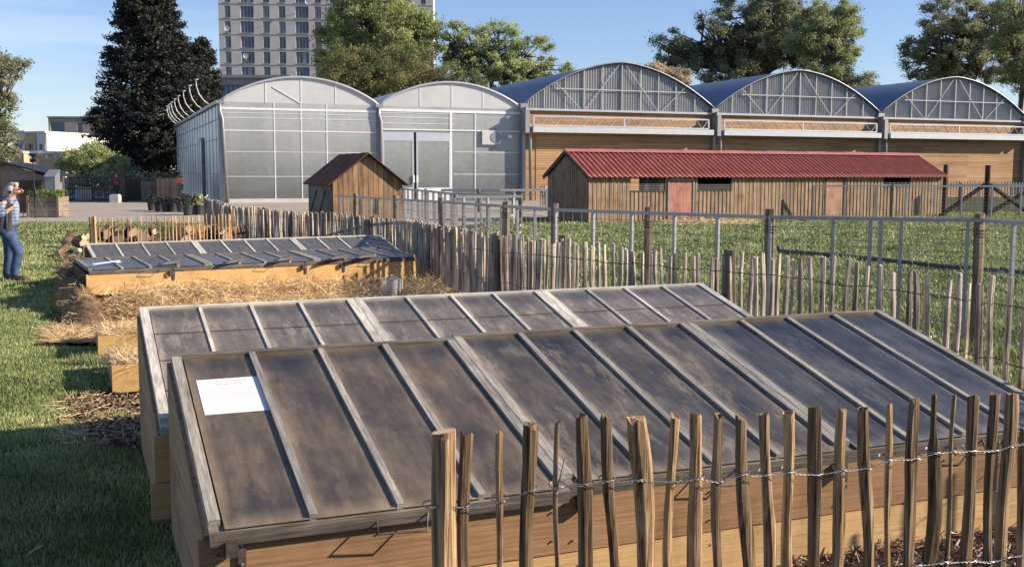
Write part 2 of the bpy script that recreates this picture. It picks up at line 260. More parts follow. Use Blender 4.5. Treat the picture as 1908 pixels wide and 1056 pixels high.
glassmat('poly_clear', (.86, .9, .91), (.93, .95, .96), .8, .72, .86, (.25, .25, .2), .2, 1, grow=False)
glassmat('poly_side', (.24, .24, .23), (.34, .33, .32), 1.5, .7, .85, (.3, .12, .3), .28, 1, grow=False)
glassmat('poly_rib', (.55, .57, .6), (.66, .68, .7), .9, .76, .88, (1, 1, .3), .15, 1, grow=False)
glassmat('jar', (.7, .67, .6), (.82, .8, .74), .7, .55, .7, (1, 1, 1), .1, 3, grow=False)
plain('window_dark', (.1, .13, .18), .12, 0, .5, .3, bmp=0)
plain('window_frame', (.36, .38, .4), .5, 0, .1, 2, bmp=0)
plain('curtain', (.3, .34, .4), .6, 0, .4, 1.2, bmp=0)
# ------------------------------------------------------------------ mesh builder
class MB:
    def __init__(s): s.v = []; s.f = []; s.t = []; s.m = []
    def add(s, vs, fs, tint=.5, mi=0):
        b = len(s.v); s.v += [tuple(x) for x in vs]; s.f += [tuple(b+i for i in f) for f in fs]; s.t += [tint]*len(vs); s.m += [mi]*len(fs); return s
    def box(s, a, b, tint=.5, mi=0):
        x0, y0, z0 = a; x1, y1, z1 = b
        return s.add([(x0, y0, z0), (x1, y0, z0), (x1, y1, z0), (x0, y1, z0), (x0, y0, z1), (x1, y0, z1), (x1, y1, z1), (x0, y1, z1)],
                     [(0, 3, 2, 1), (4, 5, 6, 7), (0, 1, 5, 4), (1, 2, 6, 5), (2, 3, 7, 6), (3, 0, 4, 7)], tint, mi)
    def beam(s, p, q, w, h, tint=.5, mi=0, up=(0, 0, 1)):
        p = Vector(p); q = Vector(q); d = (q-p).normalized(); u = Vector(up)
        if abs(d.dot(u)) > .98: u = Vector((0, 1, 0))
        sd_ = d.cross(u).normalized()*w/2; u2 = sd_.cross(d).normalized()*h/2
        vs = [p-sd_-u2, p+sd_-u2, p+sd_+u2, p-sd_+u2, q-sd_-u2, q+sd_-u2, q+sd_+u2, q-sd_+u2]
        return s.add(vs, [(0, 1, 2, 3), (7, 6, 5, 4), (0, 4, 5, 1), (1, 5, 6, 2), (2, 6, 7, 3), (3, 7, 4, 0)], tint, mi)
    def tube(s, pts, r, n=6, tint=.5, mi=0, cap=True):
        pts = [Vector(p) for p in pts]; k = len(pts); rs = r if isinstance(r, (list, tuple)) else [r]*k; vs = []; fs = []
        pu = None
        for i, p in enumerate(pts):
            d = (pts[min(i+1, k-1)]-pts[max(i-1, 0)])
            d = d.normalized() if d.length > 1e-9 else Vector((0, 0, 1))
            u = Vector((0, 0, 1)) if abs(d.z) < .9 else Vector((1, 0, 0))
            if pu is not None and (pu - d*pu.dot(d)).length > .2: u = pu
            a = (u-d*u.dot(d)).normalized(); pu = a; b = d.cross(a)
            for j in range(n):
                th = 2*math.pi*j/n; vs.append(p+(a*math.cos(th)+b*math.sin(th))*rs[i])
        for i in range(k-1):
            for j in range(n): fs.append((i*n+j, i*n+(j+1) % n, (i+1)*n+(j+1) % n, (i+1)*n+j))
        if cap: fs += [tuple(range(n))[::-1], tuple((k-1)*n+j for j in range(n))]
        return s.add(vs, fs, tint, mi)
    def poly(s, pts, tint=.5, mi=0): return s.add(pts, [tuple(range(len(pts)))], tint, mi)
    def prism(s, pts, off, tint=.5, mi=0):      # pts polygon extruded by vector off
        n = len(pts); o = Vector(off); vs = [Vector(p) for p in pts]+[Vector(p)+o for p in pts]
        return s.add(vs, [tuple(range(n))[::-1], tuple(n+i for i in range(n))]+[(i, (i+1) % n, n+(i+1) % n, n+i) for i in range(n)], tint, mi)
    def mesh(s, name, mats, smooth=False):
        me = bpy.data.meshes.new(name); me.from_pydata(s.v, [], s.f)
        for m in (mats if isinstance(mats, (list, tuple)) else [mats]): me.materials.append(MATS[m])
        if any(s.m): me.polygons.foreach_set('material_index', s.m)
        a = me.attributes.new('tint', 'FLOAT', 'POINT'); a.data.foreach_set('value', s.t)
        if smooth: me.polygons.foreach_set('use_smooth', [True]*len(s.f))
        me.update(); return me
    def obj(s, name, mats, parent=None, smooth=False, loc=None, rot=None):
        o = bpy.data.objects.new(name, s.mesh(name, mats, smooth)); C.objects.link(o)
        if parent: o.parent = parent
        if loc is not None: o.location = loc
        if rot is not None: o.rotation_euler = rot
        return o
def tag(o, label, cat, group=None, kind=None):
    if label: o['label'] = label
    if cat: o['category'] = cat
    if group: o['group'] = group
    if kind: o['kind'] = kind
    return o
def thing(name, label, cat, loc=(0, 0, 0), rz=0, group=None):
    o = bpy.data.objects.new(name, None); o.empty_display_size = .2; C.objects.link(o); o.location = loc; o.rotation_euler = (0, 0, rz); return tag(o, label, cat, group)
def struct(o): o['kind'] = 'structure'; return o
def npmesh(name, V, Fq, T, mat, parent=None):       # V (n,3), Fq (m,k), T (n,)
    me = bpy.data.meshes.new(name); n, (m, k) = len(V), Fq.shape
    me.vertices.add(n); me.vertices.foreach_set('co', V.astype(np.float32).ravel()); me.loops.add(m*k); me.loops.foreach_set('vertex_index', Fq.astype(np.int32).ravel())
    me.polygons.add(m); me.polygons.foreach_set('loop_start', np.arange(0, m*k, k, dtype=np.int32)); me.update(calc_edges=True)
    me.materials.append(MATS[mat]); a = me.attributes.new('tint', 'FLOAT', 'POINT'); a.data.foreach_set('value', T.astype(np.float32))
    o = bpy.data.objects.new(name, me); C.objects.link(o)
    if parent: o.parent = parent
    return o
def quads(P, S, T, rng, flat=0.0, elong=1.0):        # leaf-sized faces at P with size S
    n = len(P); a = rng.normal(size=(n, 3)); a[:, 2] *= (1-flat); a /= np.linalg.norm(a, axis=1)[:, None]
    b = rng.normal(size=(n, 3)); b -= a*(a*b).sum(1)[:, None]; b /= np.linalg.norm(b, axis=1)[:, None]
    a = a*(S*elong)[:, None]/2; b = b*S[:, None]/2
    V = np.stack([P-a, P-b*.8+a*.1, P+a, P+b*.8+a*.1], 1).reshape(-1, 3); return V, np.arange(4*n).reshape(n, 4), np.repeat(T, 4)
def stalks(P, D, Ln, Wd_, T, rng):                   # thin strips: base point, direction, length, width
    n = len(P); c = rng.normal(size=(n, 3)); c -= D*(c*D).sum(1)[:, None]; c /= np.linalg.norm(c, axis=1)[:, None]
    c = c*Wd_[:, None]/2; e = D*Ln[:, None]
    V = np.stack([P-c, P+c, P+e+c*.6, P+e-c*.6], 1).reshape(-1, 3); return V, np.arange(4*n).reshape(n, 4), np.repeat(T, 4)

AZ = 1.1804; AZF = 1.2002
def rz(az): return math.pi/2-az
def loc2(O, az, u, v, z=0): l = (math.sin(az), math.cos(az)); return Vector((O[0]+l[0]*u-l[1]*v, O[1]+l[1]*u+l[0]*v, z))
# ================================================================== SETTING
gm = MB(); gm.add([(-900, -60, 0), (900, -60, 0), (900, 1500, 0), (-900, 1500, 0)], [(0, 1, 2, 3)]); g = gm.obj('ground', 'lawn'); struct(g)
def sheet(name, pts, z, mat, jit=0, seed=1, sub=10):
    rd = random.Random(seed); q = []
    for i, p in enumerate(pts):
        a = Vector(p); b = Vector(pts[(i+1) % len(pts)])
        for k in range(sub): q.append((a.lerp(b, k/sub).x+rd.uniform(-jit, jit), a.lerp(b, k/sub).y+rd.uniform(-jit, jit), z))
    m = MB(); m.poly(q); return struct(m.obj(name, mat))
sheet('gravel_path', [(-45, 36.5), (-18, 37.2), (-9, 36.2), (-2, 34), (4, 48), (9, 66), (9, 72), (-16.3, 62), (-30, 100), (-60, 100)], .004, 'gravel', .18, 3, 24)
sheet('road', [(-70, 76), (-24, 64), (-24, 70), (-70, 84)], .008, 'asphalt')
sheet('soil_bed', [(-2.3, 2.6), (4.6, 4.9), (3.6, 7.2), (3.1, 8.8), (.6, 12.2), (-.7, 15.6), (-3, 19.5), (-6, 23), (-9.9, 25.5), (-9.3, 21.4), (-7.4, 17.5), (-6.1, 14.2), (-5.35, 12.2), (-4.6, 10.65), (-3.8, 10.4), (-3.5, 9.5), (-3.0, 8.3), (-3.4, 8.0), (-2.9, 7.2), (-2.5, 6.65), (-2.1, 6.3), (-1.5, 4.9), (-.95, 3.6)], .005, 'soil', .1, 5, 14)

# ================================================================== COLD FRAMES
def sash(parent, L, Wd_, npan, loc, tilt, rmat, railmat, panemat, laps=0, seed=0, rail=.04, bar=.03, handle=True, hmat='iron_dark', crossbar=False):
    """one glazed light: local x along, y up the slope, z normal"""
    rd = random.Random(seed); m = MB(); th = .045
    m.box((0, .051, 0), (rail, Wd_, th), rd.uniform(.3, .8)); m.box((L-rail, .051, 0), (L, Wd_, th), rd.uniform(.3, .8))
    p = (L-2*rail)/npan
    for i in range(1, npan):
        x = rail+i*p; j = rd.uniform(-.004, .004)
        m.box((x-bar/2+j, .015, .012), (x+bar/2+j, Wd_-.002, th-.002+rd.uniform(0, .003)), rd.uniform(.25, .85))
    o = m.obj('sash', rmat, parent, loc=loc, rot=(tilt, 0, 0))
    m2 = MB(); m2.box((0, .004, -.002), (L, .05, .018), rd.uniform(.3, .7)); m2.obj('bottom_rail', railmat, o)
    m2 = MB(); m2.box((0.001, Wd_+.001, .0), (L-.001, Wd_+.028, th+.001), rd.uniform(.4, .8)); m2.obj('top_rail', railmat, o)
    m2 = MB(); m2.box((.002, .0, -.032), (L-.002, .03, -.003), .3); m2.obj('drip_edge', railmat, o)
    if crossbar:
        mb = MB(); mb.box((rail, Wd_*.47, -.03), (L-rail, Wd_*.47+.045, -.006), .8); mb.obj('cross_bar', 'sash_pale_rail', o)
    for i in range(npan):
        x0 = rail+i*p+bar*.35; x1 = rail+(i+1)*p-bar*.35; pm = MB(); k = laps+1; ys = [.012+(Wd_-.014)*q/k for q in range(k+1)]
        for q in range(k):
            pm.box((x0, ys[q]-(.012 if q else 0), .0265+(.004 if q else 0)), (x1, ys[q+1], .03+(.004 if q else 0)))
            if q:
                pm.box((x0, ys[q]-.016, .035), (x1, ys[q]-.010, .037), mi=1)
        po = pm.obj('pane', [panemat, 'iron_dark'], o)
    if handle:
        hm = MB(); cx = L*.5; hm.tube([(cx-.09, .03, .0), (cx-.1, -.05, -.03), (cx+.08, -.06, -.035), (cx+.1, -.0, -.0)], .0045, 6); hm.obj('handle', hmat, o)
    return o
def frame_box(t, L, Wd_, zf, zb, mats, soilz, seed, front=2, braces=()):
    rd = random.Random(seed); th = .036; h = .225
    sidem, upm, lowm = mats
    if front >= 1:
        top = zf-.075 if zf > .3 else zf-.05
        if front == 2:
            m = MB(); m.box((-.03, 0, top-h), (L+.03, th, top)); m.obj('front_board', upm, t)
            m = MB(); m.box((-.05, -.006, top-2*h-.1), (L+.05, th-.004, top-h-.006)); m.obj('lower_board', lowm, t)
        else:
            m = MB(); m.box((-.03, 0, top-h-.03), (L+.03, th, top)); m.obj('front_board', upm, t)
    s0 = (zb-zf)/Wd_
    for sx, x in ((0, -.012), (1, L-.02)):
        m = MB(); z = -.05; c = 0
        while z < zb-.05:
            z1 = min(z+.24, zb)
            y0 = max(.0, (z-zf+.06)/s0) if z > zf-.06 else 0.0
            y1 = max(.0, (z1-zf+.06)/s0) if z1 > zf-.06 else 0.0
            pts = [(x, y0+th, z+.004), (x, Wd_, z+.004), (x, Wd_, min(z1, zf-.06+s0*Wd_)), (x, min(y1+th, Wd_-.001), z1)] if y1 < Wd_ else [(x, y0+th, z+.004), (x, Wd_, z+.004), (x, Wd_, zf-.06+s0*Wd_)]
            m.prism(pts, (.034, 0, 0), rd.uniform(.35, .6)); z = z1; c += 1
        m.obj('side_board', sidem, t)
    m = MB(); m.box((-.012, Wd_+.001, -.05), (L+.014, Wd_+.036, zb-.05)); m.obj('back_board', sidem, t)
    m = MB(); rq = random.Random(seed+5)
    if front == 2:
        for x in [.04, .62, 1.3, 1.42, 2.05, 2.7, 3.3, L-.06]:
            for z in (zf-.075-.05, zf-.075-.18, zf-.075-.28):
                xx = x+rq.uniform(-.02, .02); zz = z+rq.uniform(-.01, .01); m.tube([(xx, .0, zz), (xx, -.0085, zz)], .0045, 6)
        so_ = m.obj('screws', 'iron_dark', t); so_['kind'] = 'stuff'
    # soil
    nx, ny = 60, 20; V = []; Fc = []
    for j in range(ny+1):
        for i in range(nx+1): V.append((.03+(L-.06)*i/nx, .05+(Wd_-.06)*j/ny, soilz+rd.uniform(-.018, .022)))
    for j in range(ny):
        for i in range(nx): a = j*(nx+1)+i; Fc.append((a, a+1, a+nx+2, a+nx+1))
    m = MB(); m.add(V, Fc); m.obj('soil', 'soil_inner', t, smooth=True)
    for bx in braces:
        m = MB(); zt = zf-.05; m.box((bx, -.014, zt-.14), (bx+.028, -.001, zt+.03)); m.box((bx-.045, -.05, zt-.075), (bx-.002, -.002, zt-.02), .3)
        for zz in (zt-.045, zt-.115): m.tube([(bx+.014, -.013, zz), (bx+.014, -.019, zz)], .006, 8, mi=1)
        m.obj('bracket', ['iron_dark', 'galvanised'], t)
# -- nearest frame
def cold_frame(label, O, az, L, Wh, zf, dz, n, boxmats, smats, panes, soilz, seed, laps=0, front=2, braces=(), crossb=(), rail=.042, bar=.029, stagger=None, hm='iron_dark', handle=True):
    t = thing('cold_frame', label, 'cold frame', (O[0], O[1], 0), rz(az), 'glazed wooden cold frames'); frame_box(t, L, Wh, zf, zf+dz, boxmats, soilz, seed, front, braces)
    sl_ = L/n; ang = math.atan2(dz, Wh); W3 = math.hypot(Wh, dz)
    for i in range(n):
        dy = stagger[i] if stagger else 0
        sash(t, sl_-.004, W3, 4, (i*sl_+.002, dy*math.cos(ang)-.01, zf-.045+dy*math.sin(ang)), ang, smats[0], smats[1], panes[i], laps, seed*7+i, rail, bar, handle, hm, i in crossb)
    return t
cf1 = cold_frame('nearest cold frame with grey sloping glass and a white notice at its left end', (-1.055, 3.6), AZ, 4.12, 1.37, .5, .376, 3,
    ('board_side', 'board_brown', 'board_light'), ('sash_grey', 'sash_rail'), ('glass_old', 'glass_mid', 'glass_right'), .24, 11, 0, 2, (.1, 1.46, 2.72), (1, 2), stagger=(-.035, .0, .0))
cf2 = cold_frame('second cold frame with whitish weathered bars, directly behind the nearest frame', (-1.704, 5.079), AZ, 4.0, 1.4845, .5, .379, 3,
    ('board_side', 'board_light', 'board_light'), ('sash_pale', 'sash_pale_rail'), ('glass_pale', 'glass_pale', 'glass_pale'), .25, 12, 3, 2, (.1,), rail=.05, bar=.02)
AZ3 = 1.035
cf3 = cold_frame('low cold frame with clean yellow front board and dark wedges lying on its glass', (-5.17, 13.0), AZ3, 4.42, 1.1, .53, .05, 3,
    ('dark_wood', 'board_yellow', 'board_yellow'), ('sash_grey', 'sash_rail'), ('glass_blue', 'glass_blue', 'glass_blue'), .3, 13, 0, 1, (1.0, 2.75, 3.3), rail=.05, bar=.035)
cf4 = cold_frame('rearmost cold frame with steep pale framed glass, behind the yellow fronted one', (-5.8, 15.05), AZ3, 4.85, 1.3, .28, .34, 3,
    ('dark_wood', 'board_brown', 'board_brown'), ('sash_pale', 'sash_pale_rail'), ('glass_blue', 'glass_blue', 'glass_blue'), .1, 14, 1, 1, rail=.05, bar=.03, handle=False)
# notice on the first frame
def uvz1(u, v, h):   # point on the first frame's glass plane
    ang = math.atan2(.376, 1.37); y = v*math.cos(ang)-h*math.sin(ang); return loc2((-1.055, 3.6), AZ, u, y-.01, .455+v*math.sin(ang)+h*math.cos(ang))
nt = thing('paper_notice', 'white printed sheet of paper lying on the glass of the nearest cold frame', 'notice', uvz1(.085, .82, .03))
ang1 = math.atan2(.376, 1.37); nt.rotation_euler = (Matrix.Rotation(rz(AZ), 3, 'Z') @ Matrix.Rotation(ang1, 3, 'X')).to_euler()
m = MB(); m.box((0, 0, 0), (.268, .33, .002)); m.obj('sheet', 'paper', nt); m = MB(); m.box((.2685, -.0, 0), (.288, .33, .002)); m.obj('blue_edge', 'paper_blue', nt)
for txt, x, y, s in (('LES CHASSIS', .132, .292, .022), ('NANTAIS', .132, .265, .022)):
    cu = bpy.data.curves.new('title', 'FONT'); cu.body = txt; cu.size = s; cu.align_x = 'CENTER'; cu.space_character = 1.35; cu.extrude = .0002; tmp = bpy.data.objects.new('tmp', cu)
    me = bpy.data.meshes.new_from_object(tmp); me.materials.clear(); me.materials.append(MATS['ink']); o = bpy.data.objects.new('title', me); C.objects.link(o); o.parent = nt; o.location = (x, y, .0026); bpy.data.objects.remove(tmp)
m = MB(); rd = random.Random(4)
for k in range(10):
    x = .03; y = .235-k*.0125; end = .245 if k < 9 else .12
    while x < end: q = rd.uniform(.008, .024); m.box((x, y, .0021), (min(x+q, end), y+.0035, .0024)); x += q+.004
for x0, x1, y in ((.03, .06, .03), (.16, .24, .03)): m.box((x0, y, .0021), (x1, y+.004, .0024))
m.obj('text_lines', 'ink', nt)

# ================================================================== FOREGROUND FENCE
def wobbly(m, base, top, w0, w1, d, seed, n=14, tint=.5, knotty=1.0, cap_mi=0, ns=7):
    """a split chestnut pale: irregular many-sided section that bends and swells"""
    rd = random.Random(seed); base = Vector(base); top = Vector(top); ax = (top-base); L = ax.length; vs = []; fs = []
    ph = [rd.uniform(0, 6.28) for _ in range(4)]; angs = sorted([2*math.pi*(j+rd.uniform(-.3, .3))/ns for j in range(ns)]); rr = [rd.uniform(.75, 1.12) for _ in range(ns)]
    for i in range(n+1):
        s = i/n; c = base.lerp(top, s); amp = .0065*knotty*min(1, L)
        c = c+Vector((math.sin(s*5+ph[0])*amp+math.sin(s*11+ph[1])*amp*.45, math.sin(s*4+ph[2])*amp*.6, 0)) - Vector((math.sin(5+ph[0])*amp*s+math.sin(ph[0])*amp*(1-s), 0, 0))*.6
        w = (w0+(w1-w0)*s)*(1+.10*math.sin(s*9+ph[3])*knotty+rd.uniform(-.04, .04)*knotty)
        for j, a in enumerate(angs):
            q = rr[j]*(1+rd.uniform(-.035, .035)*knotty); vs.append(c+Vector((math.cos(a)*w/2*q, math.sin(a)*d/2*q, (rd.uniform(-.012, .012) if i == n else 0)*knotty)))
    for i in range(n):
        for j in range(ns): fs.append((i*ns+j, i*ns+(j+1) % ns, (i+1)*ns+(j+1) % ns, (i+1)*ns+j))
    fs += [tuple(range(ns))[::-1], tuple(n*ns+j for j in range(ns))]
    b = len(m.f); m.add(vs, fs, tint)
    if cap_mi: m.m[-1] = cap_mi
PA = Vector((-.2, 2.88)); AZP = R_(72)
def pal(px, py): u, z = plane_uz(px, py, PA, AZP); p = loc2(PA, AZP, u, 0, z); return p
pf = thing('paling_fence', 'nearest split chestnut paling fence, bright wired stakes across the bottom right', 'fence', (0, 0, 0))
PK = [(867, 808, 26, 867, .12), (930, 805, 16, 928, .75), (986, 793, 31, 984, .22), (1038, 787, 12, 1036, .45), (1087, 779, 30, 1089, .28), (1130, 778, 23, 1139, .15), (1187, 782, 39, 1199, .8), (1255, 774, 18, 1250, .9),
      (1298, 775, 24, 1299, .8), (1337, 776, 19, 1342, .5), (1380, 779, 24, 1389, .3), (1426, 773, 22, 1429, .72), (1468, 768, 22, 1471, .95), (1522, 758, 26, 1516, .3), (1570, 765, 22, 1565, .9), (1611, 760, 24, 1614, .55),
      (1657, 755, 14, 1647, .8), (1704, 745, 24, 1695, .4), (1740, 740, 14, 1724, .12), (1781, 741, 10, 1757, .6), (1812, 740, 24, 1801, .35), (1853, 735, 20, 1835, .25), (1882, 735, 25, 1864, .65), (1912, 800, 22, 1898, .5), (1950, 770, 22, 1936, .5), (1990, 770, 22, 1972, .6)]
for i, (px, py, wp, bx, ti) in enumerate(PK):
    a = pal(px, py); b = pal(bx, 1056); d = (b-a); base = a+d*(a.z+.05)/(a.z-b.z); wm = wp/F*a.y*.98
    m = MB(); wobbly(m, (base-a)[:], (0, 0, 0), wm*1.12, wm, wm*random.Random(i).uniform(.6, .95), 100+i, 18, ti, 1.1, 0, 8)
    if px == 1038: m.tube([(0, 0, -.2), (.012, 0, -.15), (.022, -.004, -.1)], [.003, .002, .001], 5, .3)
    if px == 1740: m.v = [(v[0]*(2.0 if v[2] < -.17 else 1), v[1], v[2]) for v in m.v]
    m.obj('picket', 'picket', pf, loc=a)
# round driven post with the pale sawn top
a = pal(826, 803); b = pal(828, 1056); d = b-a; base = a+d*(a.z+.05)/(a.z-b.z); pr = 44/F*a.y/2
m = MB(); rd = random.Random(3); vs = []; n = 30; kk = 26
for k in range(kk):
    sft = k/(kk-1); c = (base-a)*(1-sft)
    for j in range(n):
        th = 2*math.pi*j/n; rr = pr*(1.12-.12*sft)*(1+.05*math.sin(2*th+1+sft)+.03*math.sin(sft*14+th)+.018*math.sin(7*th+sft*3)+rd.uniform(-.012, .012))
        vs.append(c+Vector((math.cos(th)*rr, math.sin(th)*rr*.9, .006*math.cos(th) if k == kk-1 else 0)))
fs = [(i*n+j, i*n+(j+1) % n, (i+1)*n+(j+1) % n, (i+1)*n+j) for i in range(kk-1) for j in range(n)]+[tuple((kk-1)*n+j for j in range(n))]
m.add(vs, fs, .72); m.m[-1] = 1; m.obj('post', ['picket', 'cut_wood'], pf, loc=a)
m = MB(); wobbly(m, (base-a)[:], (-.004, 0, -.016), .03, .028, .014, 44, 16, .95, .6, 0, 8); m.v = [(v[0]+.006, v[1]-pr*.98, v[2]) for v in m.v]; m.obj('split_strip', 'picket', pf, loc=a)
def wirerun(parent, pts, nm, r=.0012, tw=.003, mat='wire', every=.012):
    m = MB()
    for ph in (0, math.pi):
        q = []
        for i in range(len(pts)-1):
            p0 = Vector(pts[i]); p1 = Vector(pts[i+1]); L = (p1-p0).length; k = max(2, int(L/every))
            for j in range(k):
                s = j/k; c = p0.lerp(p1, s); th = (i*1.3+s*L/.03*2*math.pi)+ph; q.append(c+Vector((0, math.cos(th)*tw, math.sin(th)*tw-.004*math.sin(s*math.pi)*4*L)))
        m.tube(q, r, 4, cap=False)
    m.obj(nm, mat, parent, smooth=True)
for nm, ys in (('wire', [(803, 940), (826, 935), (860, 940), (930, 928), (986, 910), (1038, 904), (1087, 898), (1130, 892), (1187, 890), (1255, 893), (1298, 887), (1337, 893), (1380, 880), (1426, 881), (1468, 876), (1520, 880), (1566, 872), (1612, 868), (1650, 853), (1704, 850), (1738, 840), (1770, 838), (1806, 836), (1848, 836), (1876, 828), (1905, 822), (1980, 815)]),
               ('wire', [(1500, 1088), (1600, 1062), (1650, 1060), (1704, 1048), (1755, 1042), (1806, 1040), (1840, 1042), (1870, 1034), (1912, 1026), (1980, 1015)])):
    pts = []
    for k, (x, y) in enumerate(ys):
        p = pal(x, y); pts.append(p+Vector((0, -.026, 0)))
    wirerun(pf, pts, nm)
    for x, y in ys[:-1]:
        p = pal(x, y); m = MB()
        for s in range(2):
            rr_ = .024; m.tube([p+Vector((rr_*math.cos(th), rr_*1.05*math.sin(th), .004*s+.003*math.sin(th))) for th in [k*math.pi/6 for k in range(13)]], .0014, 4, cap=False)
        m.obj('wire_tie', 'wire', pf, smooth=True)
# ================================================================== PALING FENCES BEYOND
def path_pts(pix, z):
    return [G(x, y, z) for x, y in pix]
def walk(pts, pitch):
    out = []; s = 0; acc = 0
    for a, b in zip(pts[:-1], pts[1:]):
        a = Vector((a.x, a.y, 0)); b = Vector((b.x, b.y, 0)); L = (b-a).length; t = acc
        while t < L:
            c = a.lerp(b, t/L); out.append((c, (b-a).normalized())); t += pitch(c)
        acc = t-L
    return out
fbp = path_pts([(2500, 640), (2080, 560), (1900, 532), (1700, 508), (1400, 478), (1200, 465), (1000, 450)], 1.0)+[AY(860, 430, 13.6), AY(800, 421, 15.9), AY(760, 416, 17.8), AY(704, 409, 19.4), AY(640, 402, 20.8), AY(520, 395, 23), AY(450, 388, 25.2), AY(410, 380, 28), AY(380, 368, 33)]
fb = thing('paling_fence', 'long grey chestnut paling fence curving from the right edge back to the greenhouse', 'fence')
rd = random.Random(21); W_ = walk(fbp, lambda c: rd.uniform(.8, 1.2)*(.116 if c.y < 8.6 else .08 if c.y < 10.5 else .062 if c.y < 13 else .056))
W_.sort(key=lambda q: q[0].length); rest = MB()
thick = [G(x, y, 1.0) for x, y in ((1045, 446), (1359, 476), (925, 440))]+[AY(868, 432, 13.5), AY(690, 408, 19.8)]
for i, (c, d) in enumerate(W_):
    h = float(np.interp(c.y, [12, 14, 16, 18, 26, 33], [1, .97, .915, .87, .87, .94]))+rd.uniform(-.035, .045)+.02*math.sin(c.x*3); ti = rd.choice([.25, .5, .65, .75, .85, .95, .6, .8]); w0 = rd.uniform(.034, .05)*(1.15 if c.y > 12 else 1); lean = Vector((rd.uniform(-.03, .03), rd.uniform(-.02, .02), 0))
    if rd.random() < .06: ti = .08
    if i < 100:
        m = MB(); wobbly(m, (0, 0, -.03), lean+Vector((0, 0, h)), w0*1.15, w0*.95, w0*.8, 500+i, 9, ti, .8, 0, 7); o = m.obj('picket', 'picket_grey', fb, loc=c)
    else: wobbly(rest, c+Vector((0, 0, -.03)), c+lean+Vector((0, 0, h)), w0*1.1, w0, w0*.8, 500+i, 4, ti, .7, 0, 5)
o = rest.obj('pickets', 'picket_grey', fb); o['kind'] = 'stuff'
for p in thick:
    m = MB(); wobbly(m, (0, 0, -.03), (rd.uniform(-.02, .02), 0, rd.uniform(1.0, 1.06)*(1 if p.y < 13 else .93 if p.y < 16 else .87)), .12, .11, .1, rd.randint(0, 999), 8, .1, .5, 0, 9); m.obj('post', 'post_round', fb, loc=(p.x+.03, p.y+.06, 0))
for zz in (.86, .5, .15):
    pts = [Vector((p.x, p.y-.03, zz*(1 if p.y < 13 else .88))) for p in fbp]; m = MB(); q = []
    for a, b in zip(pts[:-1], pts[1:]):
        for k in range(12): q.append(a.lerp(b, k/12)+Vector((0, 0, rd.uniform(-.012, .012))))
    m.tube(q, .0035, 4, cap=False); m.obj('wire', 'iron_dark', fb)
# short pale fence in front of the log pile
fe = thing('paling_fence', 'short open fence of thin new pale stakes in front of the log pile', 'fence')
pe = path_pts([(165, 405), (300, 405), (440, 399)], .85); k = 0
for c, d in walk(pe, lambda c: rd.uniform(.07, .115)):
    m = MB(); wobbly(m, (0, 0, -.02), (rd.uniform(-.02, .02), 0, .85+rd.uniform(-.03, .03)), .034, .026, .03, 900+k, 6, rd.choice([.3, .8, .9, .6, .95]), .9, 0, 6); m.obj('picket', 'picket_new', fe, loc=c); k += 1
for z in (.7, .3):
    m = MB(); m.tube([Vector((p.x, p.y-.02, z)) for p in pe], .004, 4); m.obj('wire', 'iron_dark', fe)
p = G(172, 405, .85); m = MB(); wobbly(m, (0, 0, 0), (0, 0, .87), .11, .1, .1, 77, 6, .6, .4, 0, 9); m.obj('post', 'picket_new', fe, loc=(p.x+.02, p.y, 0))
# far paling fences
def far_fence(label, pix, z, pitch, h, seed, wdt=.06, mat='picket_grey'):
    t = thing('paling_fence', label, 'fence'); rd = random.Random(seed); rest = MB()
    for i, (c, d) in enumerate(walk(path_pts(pix, z), lambda c: pitch*rd.uniform(.8, 1.2))):
        w0 = wdt*rd.uniform(.7, 1.1)
        if i < 100: m = MB(); wobbly(m, (0, 0, 0), (rd.uniform(-.03, .03), 0, h+rd.uniform(-.05, .05)), w0, w0, w0*.6, seed+i, 3, rd.uniform(.2, .9), .6, 0, 5); m.obj('picket', mat, t, loc=c)
        else: wobbly(rest, c, c+Vector((0, 0, h+rd.uniform(-.05, .05))), w0, w0, w0*.6, seed+i, 3, rd.uniform(.2, .9), .6, 0, 5)
    if rest.v: o = rest.obj('pickets', mat, t); o['kind'] = 'stuff'
    for zz in (h*.8, h*.35):
        m = MB(); m.tube([Vector((p.x, p.y-.04, zz)) for p in path_pts(pix, z)], .005, 4); m.obj('wire', 'iron_dark', t)
far_fence('low grey paling fence along the timber hall at the far right of the paddock', [(1740, 338), (1990, 340)], 1.15, .2, 1.15, 41, .09)
far_fence('short ragged paling fence between the metal pens and the red roofed shed', [(1008, 350), (1062, 346)], 1.05, .16, 1.1, 43, .1)
